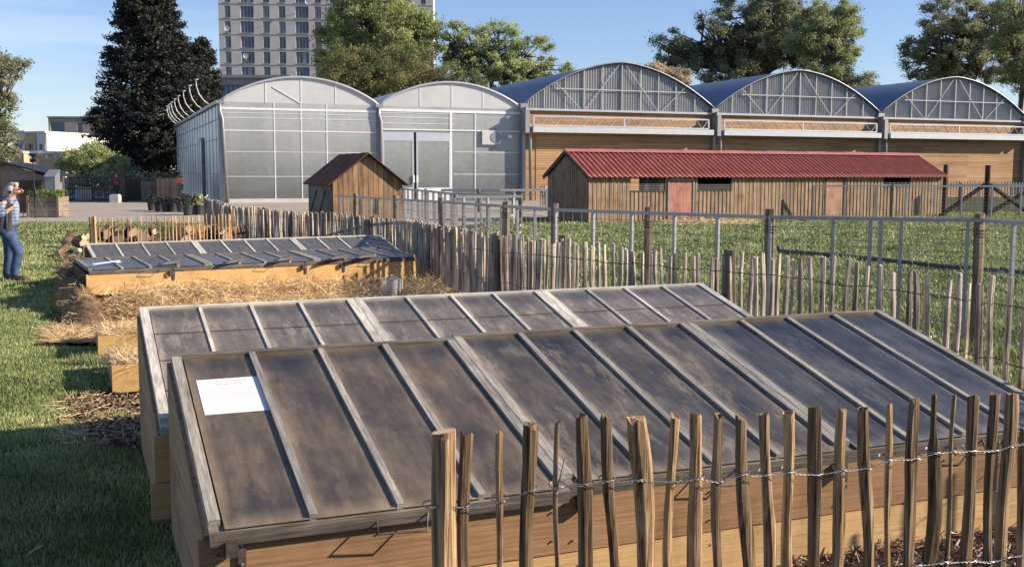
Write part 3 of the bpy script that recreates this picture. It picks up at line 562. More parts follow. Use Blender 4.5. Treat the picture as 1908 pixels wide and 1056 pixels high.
# ================================================================== METAL PADDOCK FENCES
def metal_fence(label, pts, zr, upitch, rpost=.05, posts=(), mesh=True, wr=.038, tube_r=None, post_h=.06, ug=.034, meshz=(.1, 1.15), seed=1):
    t = thing('metal_fence', label, 'fence'); rd = random.Random(seed)
    P = [Vector((p.x, p.y, 0)) for p in pts]; zr0 = zr; zq = zr if callable(zr) else (lambda y, z=zr: z)
    for a, b in zip(P[:-1], P[1:]):
        m = MB(); m.beam(a+Vector((0, 0, zq(a.y))), b+Vector((0, 0, zq(b.y))), wr, wr*1.0); m.obj('top_rail', 'galvanised', t)
    for c, d in walk(pts, lambda c: upitch*rd.uniform(.93, 1.07)):
        m = MB(); m.beam(Vector((0, 0, .06)), Vector((0, 0, zq(c.y)-wr/2)), ug, ug, up=(d.x, d.y, 0)); m.obj('upright', 'galvanised', t, loc=c)
    for p in posts:
        zr = zq(p.y); m = MB(); wobbly(m, (0, 0, -.05), (rd.uniform(-.015, .015), 0, zr+post_h+rd.uniform(0, .03)), rpost*2.1, rpost*2, rpost*2, rd.randint(0, 9999), 8, rd.uniform(.2, .6), .35, 0, 10); o = m.obj('post', 'post_round', t, loc=(p.x, p.y+.05, 0))
        m = MB(); 
        for q in range(3): m.tube([(rpost*1.12*math.cos(th), rpost*1.12*math.sin(th), zr-.09-.03*q+.01*math.sin(th)) for th in [k*math.pi/6 for k in range(13)]], .004, 4)
        m.obj('wire_tie', 'black_metal', o)
    if mesh:
        m = MB()
        for z in np.linspace(meshz[0], meshz[1], 9):
            m.tube([Vector((p.x, p.y, float(z)*min(1, zq(p.y)/1.22) if meshz[1] > 1.1 and callable(zr0) else float(z))) for p in P], .0028, 3, cap=False)
        for c, d in walk(pts, lambda c: .15): m.tube([c+Vector((0, 0, .08)), c+Vector((0, 0, zq(c.y)-.03))], .0026, 3, cap=False)
        m.obj('wire_mesh', 'mesh_wire', t)
    return t
fc = path_pts([(2600, 470), (2010, 424), (1908, 415), (1830, 410), (1438, 404), (1208, 396), (1035, 390)], 1.25)+[AY(942, 384, 14.9), AY(822, 376, 18.2), AY(738, 371, 21.6), AY(625, 365, 26)]
tf = metal_fence('long galvanised fence with round wooden posts and wire mesh around the grass paddock', fc, lambda y: float(np.interp(y, [8, 15, 18.2, 21.6, 26], [1.25, 1.24, 1.21, 1.17, 1.14])), .62, .055, posts=[fc[i] for i in (0, 3, 4, 5, 6, 7, 8, 9)]+[AY(662, 367, 24.3)], seed=5)
pdp = G(1632, 407, 1.25); l0 = (fc[4]-fc[3]).normalized()
for s in (-.05, .05):
    m = MB(); m.beam((0, 0, .06), (0, 0, 1.23), .04, .04, up=(l0.x, l0.y, 0)); m.obj('upright', 'galvanised', tf, loc=(pdp.x+l0.x*s, pdp.y+l0.y*s, 0))
fdp = [AY(1516, 346, 40.3), AY(1700, 348, 40.5), AY(1908, 350, 40.8), AY(2010, 351, 41)]
metal_fence('grey metal fence standing in front of the right half of the red roofed shed', fdp, 1.24, 1.15, .06, posts=[AY(1664, 348, 40.4)], wr=.06, ug=.06, seed=6)
p5 = [AY(752, 352, 44), AY(800, 357, 38), AY(850, 362, 33), AY(960, 364, 31)]
metal_fence('metal rail fence running from the hut towards the pens in front of the greenhouse', [Vector((p.x, p.y, 0)) for p in p5], 1.05, 1.2, .07, posts=[p5[0], AY(793, 355, 40)], wr=.07, ug=.07, seed=7)
p6 = [AY(822, 355, 47), AY(930, 354, 47), AY(1050, 350, 48)]
metal_fence('bright galvanised rail fence beside the grey downpipe of the greenhouse', p6, .95, 1.6, .08, posts=[AY(893, 350, 46.5)], wr=.1, ug=.09, seed=8)
p7 = [AY(848, 367, 27), AY(905, 367, 27.3), AY(970, 367, 27.6)]
metal_fence('small galvanised pen panel with crossed bars near the leafy shrub', p7, 1.1, .7, .06, posts=[p7[0], p7[2]], wr=.06, ug=.05, seed=9)
p8 = [AY(1758, 341, 50), AY(1850, 342, 50), AY(2000, 343, 50)]
metal_fence('thin metal rail fence beyond the braced wooden posts', p8, 1.2, 1.6, .06, posts=[AY(1790, 341, 50)], wr=.07, ug=.06, seed=10)
def braced_post(label, px, base, Y, ztop, dirs):
    t = thing('braced_post', label, 'post', (AY(px, 330, Y).x, Y, 0)); m = MB(); wobbly(m, (0, 0, -.05), (0, 0, ztop), .24, .2, .2, px, 8, .2, .2, 0, 9); m.obj('post', 'dark_wood', t)
    for s in dirs: m = MB(); m.tube([(s*.1, -.02, ztop*.62), (s*1.9, -.1, 0)], .09, 7, .2); m.obj('brace', 'dark_wood', t)
braced_post('tall dark wooden post propped by two slanting braces behind the paddock fence', 1840, 400, 43, 2.05, (-1, 1))
braced_post('tall thin dark post without braces beside the right end of the shed', 1762, 385, 46, 2.1, ())
braced_post('dark braced post at the right edge of the picture, behind the paddock fence', 1925, 395, 46, 1.7, (-1, 1))
hp = [G(1452, 468, .05), G(1520, 472, .05), G(1620, 481, .05), G(1760, 496, .05), G(1908, 508, .05), G(2050, 520, .05)]
m = MB(); m.tube(hp, .04, 8); m.tube([hp[0]-Vector((.0, 0, 0)), hp[0]+Vector((-.02, 0, .12))], .04, 8); m.tube([G(1865, 504, .05), G(1880, 506, .05)], .06, 8); tag(m.obj('water_pipe', 'pipe_dark', smooth=True), 'thick dark pipe lying across the paddock grass behind the metal fence', 'pipe')
# ================================================================== RED ROOFED SHED
SO = (2.61, 36.94); SAZ = R_(65.3)
shed = thing('animal_shed', 'long low wooden animal shed with corrugated red roof and pink doors', 'shed', (SO[0], SO[1], 0), rz(SAZ)); SD = 3.1; SLEN = 16.45; SH = 1.66; SR = 2.46
def su(px, py): return plane_uz(px, py, SO, SAZ)
def wall_holes(m, L, H, holes, y0, th, z0=0, tint=.5, reveal_mi=0):
    us = sorted({0, L, *[h[0] for h in holes], *[h[1] for h in holes]}); zs = sorted({z0, H, *[h[2] for h in holes], *[h[3] for h in holes]})
    for a, b in zip(us[:-1], us[1:]):
        for c, d in zip(zs[:-1], zs[1:]):
            if any(h[0] <= a+1e-6 and h[1] >= b-1e-6 and h[2] <= c+1e-6 and h[3] >= d-1e-6 for h in holes): continue
            for y, fl in ((y0, 0), (y0+th, 1)):
                q = [(a, y, c), (b, y, c), (b, y, d), (a, y, d)]; m.poly(q if not fl else q[::-1], tint)
    for h in holes:
        a, b, c, d = h; y1 = y0+th
        for q in ([(a, y0, c), (a, y1, c), (a, y1, d), (a, y0, d)], [(b, y0, d), (b, y1, d), (b, y1, c), (b, y0, c)], [(a, y0, d), (a, y1, d), (b, y1, d), (b, y0, d)], [(b, y0, c), (b, y1, c), (a, y1, c), (a, y0, c)]): m.poly(q, tint, reveal_mi)
def rng_px(x0, y0, x1, y1, fn=su):
    a = fn(x0, (y0+y1)/2)[0]; b = fn(x1, (y0+y1)/2)[0]; xm = (x0+x1)/2; return (a, b, fn(xm, y1)[1], fn(xm, y0)[1])
hw = [list(rng_px(1175, 331, 1240, 355)), list(rng_px(1300, 328, 1363, 353)), list(rng_px(1646, 321, 1697, 346))]
hd = [list(rng_px(1246, 340, 1290, 398)), list(rng_px(1538, 336, 1571, 400))]
for h in hw: h[3] = min(h[3], SH-.06)
for h in hd: h[2] = .12; h[3] = min(h[3], SH-.14)
# front wall boards and battens
m = MB(); wall_holes(m, SLEN, SH, [tuple(h) for h in hw+hd], 0, .04); rd = random.Random(8); u = .02
while u < SLEN-.03:
    segs = [(0, SH)]
    for h in hw+hd:
        if h[0]-.02 < u < h[1]+.0: segs = [(0, h[2]), (h[3], SH)]
    for z0, z1 in segs:
        if z1-z0 > .02: m.box((u, -.022, z0+.001), (u+.058, -.001, z1-rd.uniform(0, .01)), rd.uniform(.3, .8))
    u += .17+rd.uniform(-.01, .01)
u = .078
while u < SLEN-.1:
    ok = not any(h[0]-.09 < u < h[1]+.01 for h in hw+hd)
    if ok: m.box((u, -.009, .002), (u+.1, -.0015, SH-.002), rd.uniform(.1, .95))
    u += .17
m.obj('wall', 'shed_wood', shed)
def gable(x, sgn, d, eave, ridge, m, rd, bp=.16):
    m.prism([(x, 0, 0), (x, d, 0), (x, d, eave), (x, d/2, ridge), (x, 0, eave)], (.04*sgn, 0, 0)); v = .02
    while v < d-.04:
        z = eave+(ridge-eave)*(1-abs(v+.03-d/2)/(d/2)); m.box((x-.022*sgn if sgn > 0 else x, v, 0), (x-.001 if sgn > 0 else x+.022, v+.055, z-.06), rd.uniform(.2, .8)); v += bp
m = MB(); gable(0, 1, SD, SH, SR, m, rd); m.obj('gable_wall', 'shed_wood', shed)
m = MB(); gable(SLEN, -1, SD, SH, SR, m, rd); m.obj('gable_wall', 'shed_wood', shed)
m = MB(); wall_holes(m, SLEN, SH, [(hw[0][0]-.3, hw[0][1]+.8, .8, 1.5)], SD-.04, .04); m.obj('back_wall', 'shed_wood', shed)
def corrugated(x0, x1, dy0, z0, dy1, z1, pitch, amp, name, mat, parent, nrow=6, th=0, rag=0):
    """sheet from eave (y=dy0,z0) to ridge (y=dy1,z1) with waves running down the slope"""
    n = int((x1-x0)/pitch*6); xs = np.linspace(x0, x1, n+1); V = []; Fq = []
    nrm = Vector((0, -(z1-z0), dy1-dy0)).normalized()
    if nrm.z < 0: nrm = -nrm
    for j in range(nrow+1):
        s = j/nrow
        for x in xs:
            a = amp*math.sin(2*math.pi*(x-x0)/pitch); V.append((x, dy0+(dy1-dy0)*s+nrm.y*a, z0+(z1-z0)*s+nrm.z*a))
    for j in range(nrow):
        for i in range(n): k = j*(n+1)+i; Fq.append((k, k+1, k+n+2, k+n+1))
    m = MB(); m.add(V, Fq); o = m.obj(name, mat, parent, smooth=True); md = o.modifiers.new('th', 'SOLIDIFY'); md.thickness = .012; return o
rs = (SR-SH)/(SD/2)
corrugated(-.12, SLEN+.12, -.22, SH+.03-.22*rs, SD/2, SR+.05, .205, .03, 'roof', 'red_roof', shed)
corrugated(-.12, SLEN+.12, SD+.22, SH+.03-.22*rs, SD/2, SR+.05, .205, .03, 'roof', 'red_roof', shed)
m = MB(); k = 0; x = -.12
while x < SLEN+.1:
    x1 = min(x+.98, SLEN+.14); m.prism([(x, SD/2-.17, SR-.0), (x, SD/2, SR+.105+.012*(k % 2)), (x, SD/2+.17, SR-.0)], (x1-x+.03, 0, 0), .5); x = x1; k += 1
m.obj('ridge_cap', 'red_ridge', shed)
m = MB(); m.beam((-.09, -.2, SH-.14), (-.09, SD/2, SR-.02), .03, .12); m.beam((-.09, SD+.2, SH-.14), (-.09, SD/2, SR-.02), .03, .12); m.obj('barge_board', 'dark_wood', shed)
for i, h in enumerate(hd):
    m = MB(); m.box((h[0]+.01, -.012, h[2]), (h[1]-.01, .018, h[3]-.0)); d = m.obj('door', 'shed_door' if i == 0 else 'shed_door_faded', shed)
    m = MB(); m.box((h[0]-.06, -.04, h[2]), (h[0]-.0, -.023, h[3]+.06)); m.box((h[1], -.04, h[2]), (h[1]+.06, -.023, h[3]+.06)); m.box((h[0]-.03, -.055, h[3]+.07), (h[1]+.03, -.0225, h[3]+.13)); m.obj('door_frame', 'sash_grey' if i == 0 else 'dark_wood', shed)
    m = MB(); m.box((h[0]-.05, -.09, h[2]-.09), (h[1]+.05, -.023, h[2]-.04)); m.obj('sill', 'planter_wood', shed)
for i, h in enumerate(hw):
    m = MB(); m.box((h[0]+.0, -.03, h[2]-.05), (h[1], -.0235, h[2]-.001)); 
    for k in range(1, 3):
        if i == 0: x = h[0]+(h[1]-h[0])*(.42 if k == 1 else .84); m.box((x, .041, h[2]-.1), (x+.18, .1, h[3]+.1))
    o = m.obj('window', 'dark_wood', shed)
    m = MB()
    for x in np.arange(h[0]+.05, h[1], .06): m.tube([(x, .02, h[2]), (x, .02, h[3] if i == 0 else h[2]+.22)], .003, 3, cap=False)
    for z in np.arange(h[2]+.04, h[3] if i == 0 else h[2]+.22, .06): m.tube([(h[0], .02, z), (h[1], .02, z)], .003, 3, cap=False)
    m.obj('wire_grid', 'galvanised', o)
m = MB(); m.box((.04, .05, .0), (SLEN-.04, SD-.05, .03)); m.obj('floor', 'straw_base', shed)
for ux in (4.3, 9, 13):
    m = MB(); m.box((ux, .05, 0), (ux+.04, SD-.05, SH+.05)); m.obj('partition', 'dark_wood', shed)
# ================================================================== HUT
HO = (-4.68, 28.0); HAZ = R_(69)
hut = thing('wooden_hut', 'small brown wooden hut with a dark pitched roof beside the greenhouse', 'hut', (HO[0], HO[1], 0), rz(HAZ)); HW, HD, HE, HR = 1.86, 3.5, 1.45, 2.17
m = MB(); rd = random.Random(15); m.prism([(0, 0, 0), (HW, 0, 0), (HW, 0, HE), (HW/2, 0, HR), (0, 0, HE)], (0, .03, 0), .4); v = 0
while v < HW-.02:
    wv = .135; a = v; b = min(v+wv-.012, HW); zf = lambda q: HE+(HR-HE)*(1-abs(q-HW/2)/(HW/2)); pts = [(a, -.022, .02), (b, -.022, .02), (b, -.022, zf(b)-.01)]+([(HW/2, -.022, HR-.01)] if a < HW/2 < b else [])+[(a, -.022, zf(a)-.01)]
    m.prism(pts, (0, .021, 0), rd.uniform(.3, .9)); v += wv
m.obj('front_wall', 'hut_wood', hut)
m = MB(); m.prism([(0, HD, 0), (HW, HD, 0), (HW, HD, HE), (HW/2, HD, HR), (0, HD, HE)], (0, -.03, 0), .4); m.obj('back_wall', 'hut_wood', hut)
for x in (0, HW-.03):
    m = MB(); m.box((x, .031, 0), (x+.03, HD-.031, HE)); v = .05
    while v < HD-.2: m.box((x-.02 if x == 0 else x+.031, v, .02), (x-.001 if x == 0 else x+.05, v+.12, HE-.01), rd.uniform(.1, .5)); v += .135
    m.obj('side_wall', 'planter_wood' if x == 0 else 'hut_wood', hut)  # greyer wood puts the left wall's shade into its colour
m = MB(); m.box((-.03, 1.2, .75), (-.0205, 2.9, HE-.12)); m.obj('window', 'black_plastic', hut)
for s in (-1, 1):
    e = HW/2+s*(HW/2+.14); sl = (HR-HE)/(HW/2); m = MB(); nseg = 8
    for k in range(nseg):
        y0 = -.16+(HD+.3)*k/nseg; y1 = -.16+(HD+.3)*(k+1)/nseg-.004; dz = .006*(k % 2)
        m.prism([(e, y0, HE-.14*sl+.02+dz), (HW/2, y0, HR+.03+dz), (HW/2, y0, HR+.06+dz), (e, y0, HE-.14*sl+.05+dz)], (0, y1-y0, 0), .4)
    m.obj('roof', 'brown_roof', hut)
for x in (.62, 1.12):
    m = MB(); m.box((x, -.035, .62), (x+.1, -.0235, 1.02)); m.obj('vent', 'dark_wood', hut)
# planks leaning on the hut
for i, (dx, dy) in enumerate(((-.12, .5), (-.28, .9))):
    m = MB(); m.beam((0, 0, 0), (.35, .12, 1.25), .1, .03, .3); o = m.obj('leaning_plank', 'dark_wood', None, loc=loc2(HO, HAZ, dx-.34, dy)); tag(o, ['dark plank leaning against the shaded hut side, nearer the front corner', 'dark plank leaning against the shaded hut side, nearer the window'][i], 'plank', 'planks leaning on the hut')
# ================================================================== GREENHOUSE
GO = (-16.29, 60.19); GAZ = AZF; GS, GZ, GRISE, GDEP = 9.04, 5.62, 1.45, 34.0
gh = thing('greenhouse', 'two bay translucent greenhouse with curved roofs and open vent arms', 'greenhouse', (GO[0], GO[1], 0), rz(GAZ))
def gu(px, py): return plane_uz(px, py, GO, GAZ)
def arch(c, hw_, z0, rise, n=28):
    return [(c-hw_+2*hw_*i/n, z0+rise*(1-((i/n)*2-1)**2)**.92) for i in range(n+1)]
for b in range(2):
    c = GS*(b+.5); ap = arch(c, GS/2, GZ, GRISE)
    m = MB(); m.poly([(x, .0, z) for x, z in ap]); m.obj('gable_sheet', 'poly_clear', gh)
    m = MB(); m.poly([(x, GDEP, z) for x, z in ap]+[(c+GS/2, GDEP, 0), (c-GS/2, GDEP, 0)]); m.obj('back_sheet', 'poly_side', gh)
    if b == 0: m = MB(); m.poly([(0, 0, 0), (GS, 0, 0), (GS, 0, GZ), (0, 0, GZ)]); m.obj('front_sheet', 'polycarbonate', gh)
    m = MB()
    for (x0, z0), (x1, z1) in zip(ap[:-1], ap[1:]): m.poly([(x0, -.1, z0+.01), (x1, -.1, z1+.01), (x1, GDEP, z1+.01), (x0, GDEP, z0+.01)])
    m.obj('roof_sheet', 'poly_clear', gh, smooth=True)
    m = MB(); m.tube([(x, -.08, z+.03) for x, z in ap], .07, 8); m.obj('edge_arch', 'alu', gh, smooth=True)
    m = MB()
    for y in np.arange(4, GDEP, 4): m.tube([(x, y, z-.03) for x, z in ap], .035, 5)
    m.obj('roof_arch', 'galvanised', gh)
    m = MB()
    for y in np.arange(1.0, GDEP, 4):
        m.tube([(c-GS/2, y, GZ-.1), (c+GS/2, y, GZ-.1)], .04, 5); m.tube([(c, y, GZ+GRISE-.05), (c-1.8, y, GZ-.1)], .025, 4); m.tube([(c, y, GZ+GRISE-.05), (c+1.8, y, GZ-.1)], .025, 4)
    m.obj('roof_truss', 'galvanised', gh)
# side wall, shaded
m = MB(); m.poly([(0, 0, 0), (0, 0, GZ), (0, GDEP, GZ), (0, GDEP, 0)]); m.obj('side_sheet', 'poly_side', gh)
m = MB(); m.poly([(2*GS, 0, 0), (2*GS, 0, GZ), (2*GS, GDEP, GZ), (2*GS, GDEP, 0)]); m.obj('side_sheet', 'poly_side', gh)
m = MB()
for y in np.arange(2, GDEP, 2): m.beam((-.03, float(y), 0), (-.03, float(y), GZ), .03, .05)
for z in (1.6, 3.6, 4.7): m.beam((-.04, 0, z), (-.04, GDEP, z), .03, .03)
m.obj('side_frame', 'galvanised', gh)
m = MB(); m.box((-.16, 9.4, 0), (-.06, 11.4, 3.9)); dr = m.obj('side_door', 'galv_dark', gh)
m = MB(); m.box((-.2, 9.5, .1), (-.165, 10.3, 3.7)); m.obj('door_panel', 'poly_side', dr)
# front frame
m = MB()
for px in (512, 562, 609.5): u = gu(px, 280)[0]; m.beam((u, -.014, 0), (u, -.014, GZ), .02, .06, up=(1, 0, 0))
m.obj('mullion', 'poly_frame', gh)
m = MB()
for py, wd in ((205, .13), (213, .03), (222, .03), (245, .06), (284, .03), (329, .03), (377, .1)): z = gu(560, py)[1]; m.beam((.1, -.0135, z), (GS-.1, -.0135, z), .018, wd)
m.obj('transom', 'poly_frame', gh)
m = MB(); m.beam((GS*.5, -.014, GZ), (GS*.5, -.014, GZ+GRISE-.05), .02, .05, up=(1, 0, 0)); m.beam((GS*.5-1.6, -.036, GZ+.9), (GS*.5, -.036, GZ), .018, .05); m.obj('gable_frame', 'poly_frame', gh)
for k in (.28, .72): m = MB(); z = GZ+GRISE*(1-(2*k-1)**2)**.92; m.beam((GS*k, -.014, GZ), (GS*k, -.014, z-.05), .02, .05, up=(1, 0, 0)); m.obj('gable_frame', 'poly_frame', gh)
for k in (.28, .5, .72): m = MB(); z = GZ+GRISE*(1-(2*k-1)**2)**.92; m.beam((GS+GS*k, -.014, GZ), (GS+GS*k, -.014, z-.05), .02, .05, up=(1, 0, 0)); m.obj('gable_frame', 'poly_frame', gh)
m = MB(); m.beam((GS+.1, -.014, GZ-.25), (2*GS-.1, -.014, GZ-.25), .06, .16)
for py in (213, 221, 232): z = gu(840, py)[1]; m.beam((GS+.1, -.0135, z), (GS+.2+GS*.5, -.0135, z), .018, .035)
zt = gu(840, 243)[1]; m.beam((GS+.1, -.045, zt), (2*GS-.1, -.045, zt), .02, .08)
for px in (840, 885): u = gu(px, 280)[0]; m.beam((u, -.02, 0), (u, -.02, GZ-.3), .03, .14 if px == 840 else .06, up=(1, 0, 0))
for py in (284, 325): z = gu(910, py)[1]; ua = gu(845, py)[0]; m.beam((ua, -.0135, z), (2*GS-.1, -.0135, z), .018, .035)
m.obj('bay_frame', 'poly_frame', gh)
# second bay front: fixed sheet around the sliding door
ud0, ud1 = gu(712, 300)[0], gu(839, 300)[0]; zd = gu(775, 245)[1]; zl = gu(775, 263)[1]
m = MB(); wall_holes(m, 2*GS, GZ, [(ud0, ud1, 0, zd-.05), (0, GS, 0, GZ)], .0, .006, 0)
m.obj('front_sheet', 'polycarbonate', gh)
um = gu(773, 300)[0]
for a, b in ((ud0, um-.06), (um+.06, ud1)):
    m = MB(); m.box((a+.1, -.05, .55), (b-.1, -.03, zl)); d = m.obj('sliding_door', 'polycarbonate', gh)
    m = MB(); m.box((a+.02, -.07, .05), (a+.12, -.02, zd-.06)); m.box((b-.12, -.07, .05), (b-.02, -.02, zd-.06)); m.box((a+.12, -.07, zl), (b-.12, -.02, zd-.06)); m.obj('door_frame', 'alu', d)
    m = MB(); m.box((a+.12, -.08, .05), (b-.12, -.025, gu(775, 350)[1])); m.obj('kick_panel', 'white_panel', d)
m = MB(); zz = gu(773, 333)[1]; m.box((um-.16, -.16, zz-.25), (um-.06, -.08, zz+.2)); m.box((um+.06, -.16, zz-.25), (um+.16, -.08, zz+.2)); m.obj('door_lock', 'white_panel', gh)
# fan box behind the sheet and small outdoor lamp
ua, ub = gu(897, 255)[0], gu(932, 255)[0]; m = MB(); zc = gu(915, 256)[1]; m.box((ua, -.16, zc-.45), (ub, -.07, zc+.4)); f_ = m.obj('fan_unit', 'poly_clear', gh)
m = MB(); m.tube([(gu(922, 256)[0], -.165, zc), (gu(922, 256)[0], -.19, zc)], .34, 20); m.obj('fan', 'galv_dark', f_)
u = gu(946, 251)[0]; m = MB(); m.tube([(u, -.05, zc+.15), (u, -.35, zc+.1)], .06, 8); m.tube([(u-.12, -.36, zc+.05), (u+.12, -.36, zc+.05)], .1, 8); m.obj('outdoor_lamp', 'white_panel', gh)
# gutters, corner posts
for x in (0, GS, 2*GS):
    m = MB(); m.box((x-.22, -.25, GZ-.12), (x+.22, GDEP, GZ+.06)); m.obj('gutter', 'galvanised', gh)
    m = MB(); s = .28 if x < 1 else .12
    m.tube([(x-.02, -.2, GZ-.1), (x-.02, -.2, GZ-.55), (x+.1, -.2, GZ-.95), (x+s, -.2, 0)], .095, 8); m.obj('downpipe', 'galvanised', gh, smooth=True)
    m = MB(); m.box((x-.12, -.1, 0), (x+.12, .1, GZ-.13)); m.obj('column', 'galv_dark' if x > 1 else 'galvanised', gh)
m = MB(); m.box((0, -.12, 0), (GS*1.02, -.005, .22)); m.obj('plinth', 'concrete', gh)
# vent arms on the left gutter
bx = [(394, 185), (380, 193), (367, 200), (356, 206), (348, 212), (341, 218), (336, 223), (332, 229)]; Wv = Vector((-math.cos(GAZ), math.sin(GAZ), 0))
for i, (px, py) in enumerate(bx):
    n_ = Vector((-Wv.y, Wv.x, 0)); d = ray(px, py); o2 = Vector((GO[0], GO[1], 0)); nrm = Vector((math.sin(GAZ), math.cos(GAZ), 0)); t_ = o2.dot(nrm)/d.dot(nrm); v = (d*t_-o2).dot(Wv)
    m = MB(); q = [(-.05, v, GZ+.0), (-.45, v, GZ+.3), (-.72, v, GZ+.68), (-.85, v, GZ+1.1), (-.87, v, GZ+1.5)]; m.tube(q, .04, 7); m.tube([(-.98, v, GZ+1.52), (-.72, v, GZ+1.52)], .04, 6); m.obj('vent_arm', 'galvanised', gh, smooth=True)
# things inside that show through: benches of plants and a dark screen
m = MB(); rd = random.Random(7)
for r in range(4):
    x0 = 1.2+r*4.3
    m.box((x0, 2, .9), (x0+2.4, GDEP-2, 1.0)); 
m.obj('bench', 'galv_dark', gh)
rng = np.random.default_rng(9); P = []; 
for r in range(4):
    k = 1500; x0 = 1.2+r*4.3; P.append(np.stack([rng.uniform(x0, x0+2.4, k), rng.uniform(2.5, GDEP-3, k), 1.0+rng.gamma(2.4, .33, k)], 1))
P = np.concatenate(P); V, Fq, T = quads(P, rng.uniform(.15, .4, len(P)), rng.uniform(0, .7, len(P)), rng); o = npmesh('crop', V, Fq, T, 'leaf_olive', gh); o['kind'] = 'stuff'
# ================================================================== TIMBER HALL
HO2 = (.62, 66.65); HS, HZ, HRS, HDP = 13.56, 5.92, 2.72, 42.0
hall = thing('timber_hall', 'long larch clad hall with three curved blue grey roofs and ribbed gable windows', 'hall', (HO2[0], HO2[1], 0), rz(GAZ))
def hu(px, py): return plane_uz(px, py, HO2, GAZ)
z_sill = hu(1150, 208)[1]; z_tt = hu(1150, 221)[1]; z_tb = hu(1150, 238)[1]; z_bt = hu(1150, 240)[1]; z_bb = hu(1150, 250)[1]
z0s = GZ+0.0
m = MB(); m.box((0, 0, 0), (3*HS, .2, z_sill)); m.obj('front_wall', 'larch_cladding', hall)
m = MB(); m.box((0, .3, 0), (.2, HDP, HZ)); m.box((3*HS-.2, .3, 0), (3*HS, HDP, HZ)); m.obj('side_wall', 'larch_cladding', hall)
m = MB(); m.box((0, HDP-.2, 0), (3*HS, HDP, HZ)); m.obj('back_wall', 'larch_cladding', hall)
def hz(x, c): q = abs(x-c)/(HS/2); return HZ+HRS*max(0, .86*(1-q*q)+.14*(1-q))
for b in range(3):
    c = HS*(b+.5); ap = [(c-HS/2+HS*i/32, hz(c-HS/2+HS*i/32, c)) for i in range(33)]
    m = MB(); nrib = 76; V = []; Fq = []
    for i in range(nrib*2+1):
        x = c-HS/2+HS*i/(nrib*2); y = .06 if i % 2 else -.03; zt_ = max(z_sill+.02, hz(x, c)); V += [(x, y, z_sill), (x, y, zt_)]
    for i in range(nrib*2): Fq.append((2*i, 2*i+2, 2*i+3, 2*i+1))
    m.add(V, Fq); m.obj('gable_window', 'poly_rib', hall)
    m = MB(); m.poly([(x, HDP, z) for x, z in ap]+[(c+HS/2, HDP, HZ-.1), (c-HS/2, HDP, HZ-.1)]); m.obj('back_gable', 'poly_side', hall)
    m = MB(); V = []; Fq = []
    for (x, z) in ap: V += [(x, -.25, z+.05), (x, HDP, z+.05)]
    for i in range(32): Fq.append((2*i, 2*i+2, 2*i+3, 2*i+1))
    m.add(V, Fq); m.obj('roof', 'blue_roof', hall, smooth=True)
    m = MB(); m.tube([(x, -.24, z+.05) for x, z in ap], .045, 6); m.obj('edge_arch', 'galvanised', hall, smooth=True)
    m = MB(); zm = hu(1150, 169)[1]
    for k, wd in ((.105, .04), (.21, .05), (.305, .07), (.4, .05), (.5, .1), (.6, .05), (.695, .07), (.79, .05), (.895, .04)):
        x = c-HS/2+HS*k; m.beam((x, -.09, z_sill), (x, -.09, hz(x, c)), wd, .06, up=(1, 0, 0))
    m.beam((c-HS*.34, -.135, zm), (c+HS*.34, -.135, zm), .04, .055)
    for s in (-1, 1):
        m.beam((c+s*HS*.19, -.16, z_sill+.05), (c+s*HS*.02, -.16, HZ+HRS-.15), .03, .035); m.beam((c+s*HS*.21, -.16, z_sill+.05), (c+s*HS*.34, -.16, zm+.35), .03, .035)
        
    m.beam((c-HS/2+.1, -.1, z_sill), (c+HS/2-.1, -.1, z_sill), .22, .13)
    m.obj('window_frame', 'gable_bar', hall)
    # lattice truss and flashing
    x0, x1 = c-HS/2+.45, c+HS/2-.75; m = MB(); n_ = 26; m.beam((x0, -.75, z_tt), (x1, -.75, z_tt), .08, .07); m.beam((x0, -.75, z_tb), (x1, -.75, z_tb), .08, .07)
    for k in range(n_): xa = x0+(x1-x0)*k/n_; xb = x0+(x1-x0)*(k+1)/n_; m.tube([(xa, -.75, z_tb if k % 2 else z_tt), (xb, -.75, z_tt if k % 2 else z_tb)], .035, 5)
    for k in (0, .5, 1): x = x0+(x1-x0)*k; m.beam((x, -.75, z_tb), (x, -.75, z_tt), .08, .08, up=(1, 0, 0))
    m.obj('lattice_truss', 'alu', hall)
    m = MB(); m.box((c-HS/2+.35, -.95, z_bb), (c+HS/2-.45, -.2, z_bt)); m.obj('flashing', 'white_flash', hall)
    m = MB(); m.box((c-HS/2+.9, -.035, .0), (c+HS/2-.9, -.002, z_bb-.12)); m.obj('sliding_panel', 'larch_cladding', hall)
for k in range(4):
    x = HS*k; m = MB(); m.box((x-.25, -.35, HZ-.25), (x+.25, HDP, HZ+.02)); m.obj('gutter', 'galvanised', hall)
    m = MB(); m.tube([(x, -.5, HZ-.2), (x+.02, -.5, HZ-.9), (x+.3, -.5, HZ-1.4), (x+.38, -.5, 0)], .11, 8); m.obj('downpipe', 'galv_dark', hall, smooth=True)
    m = MB(); m.box((x+.0-.15, -.9, z_bb-.05), (x+.12, -.01, z_tt+.3)); m.box((x-.1, -.3, 0), (x+.1, -.01, z_bb-.06)); m.obj('column', 'galvanised', hall)
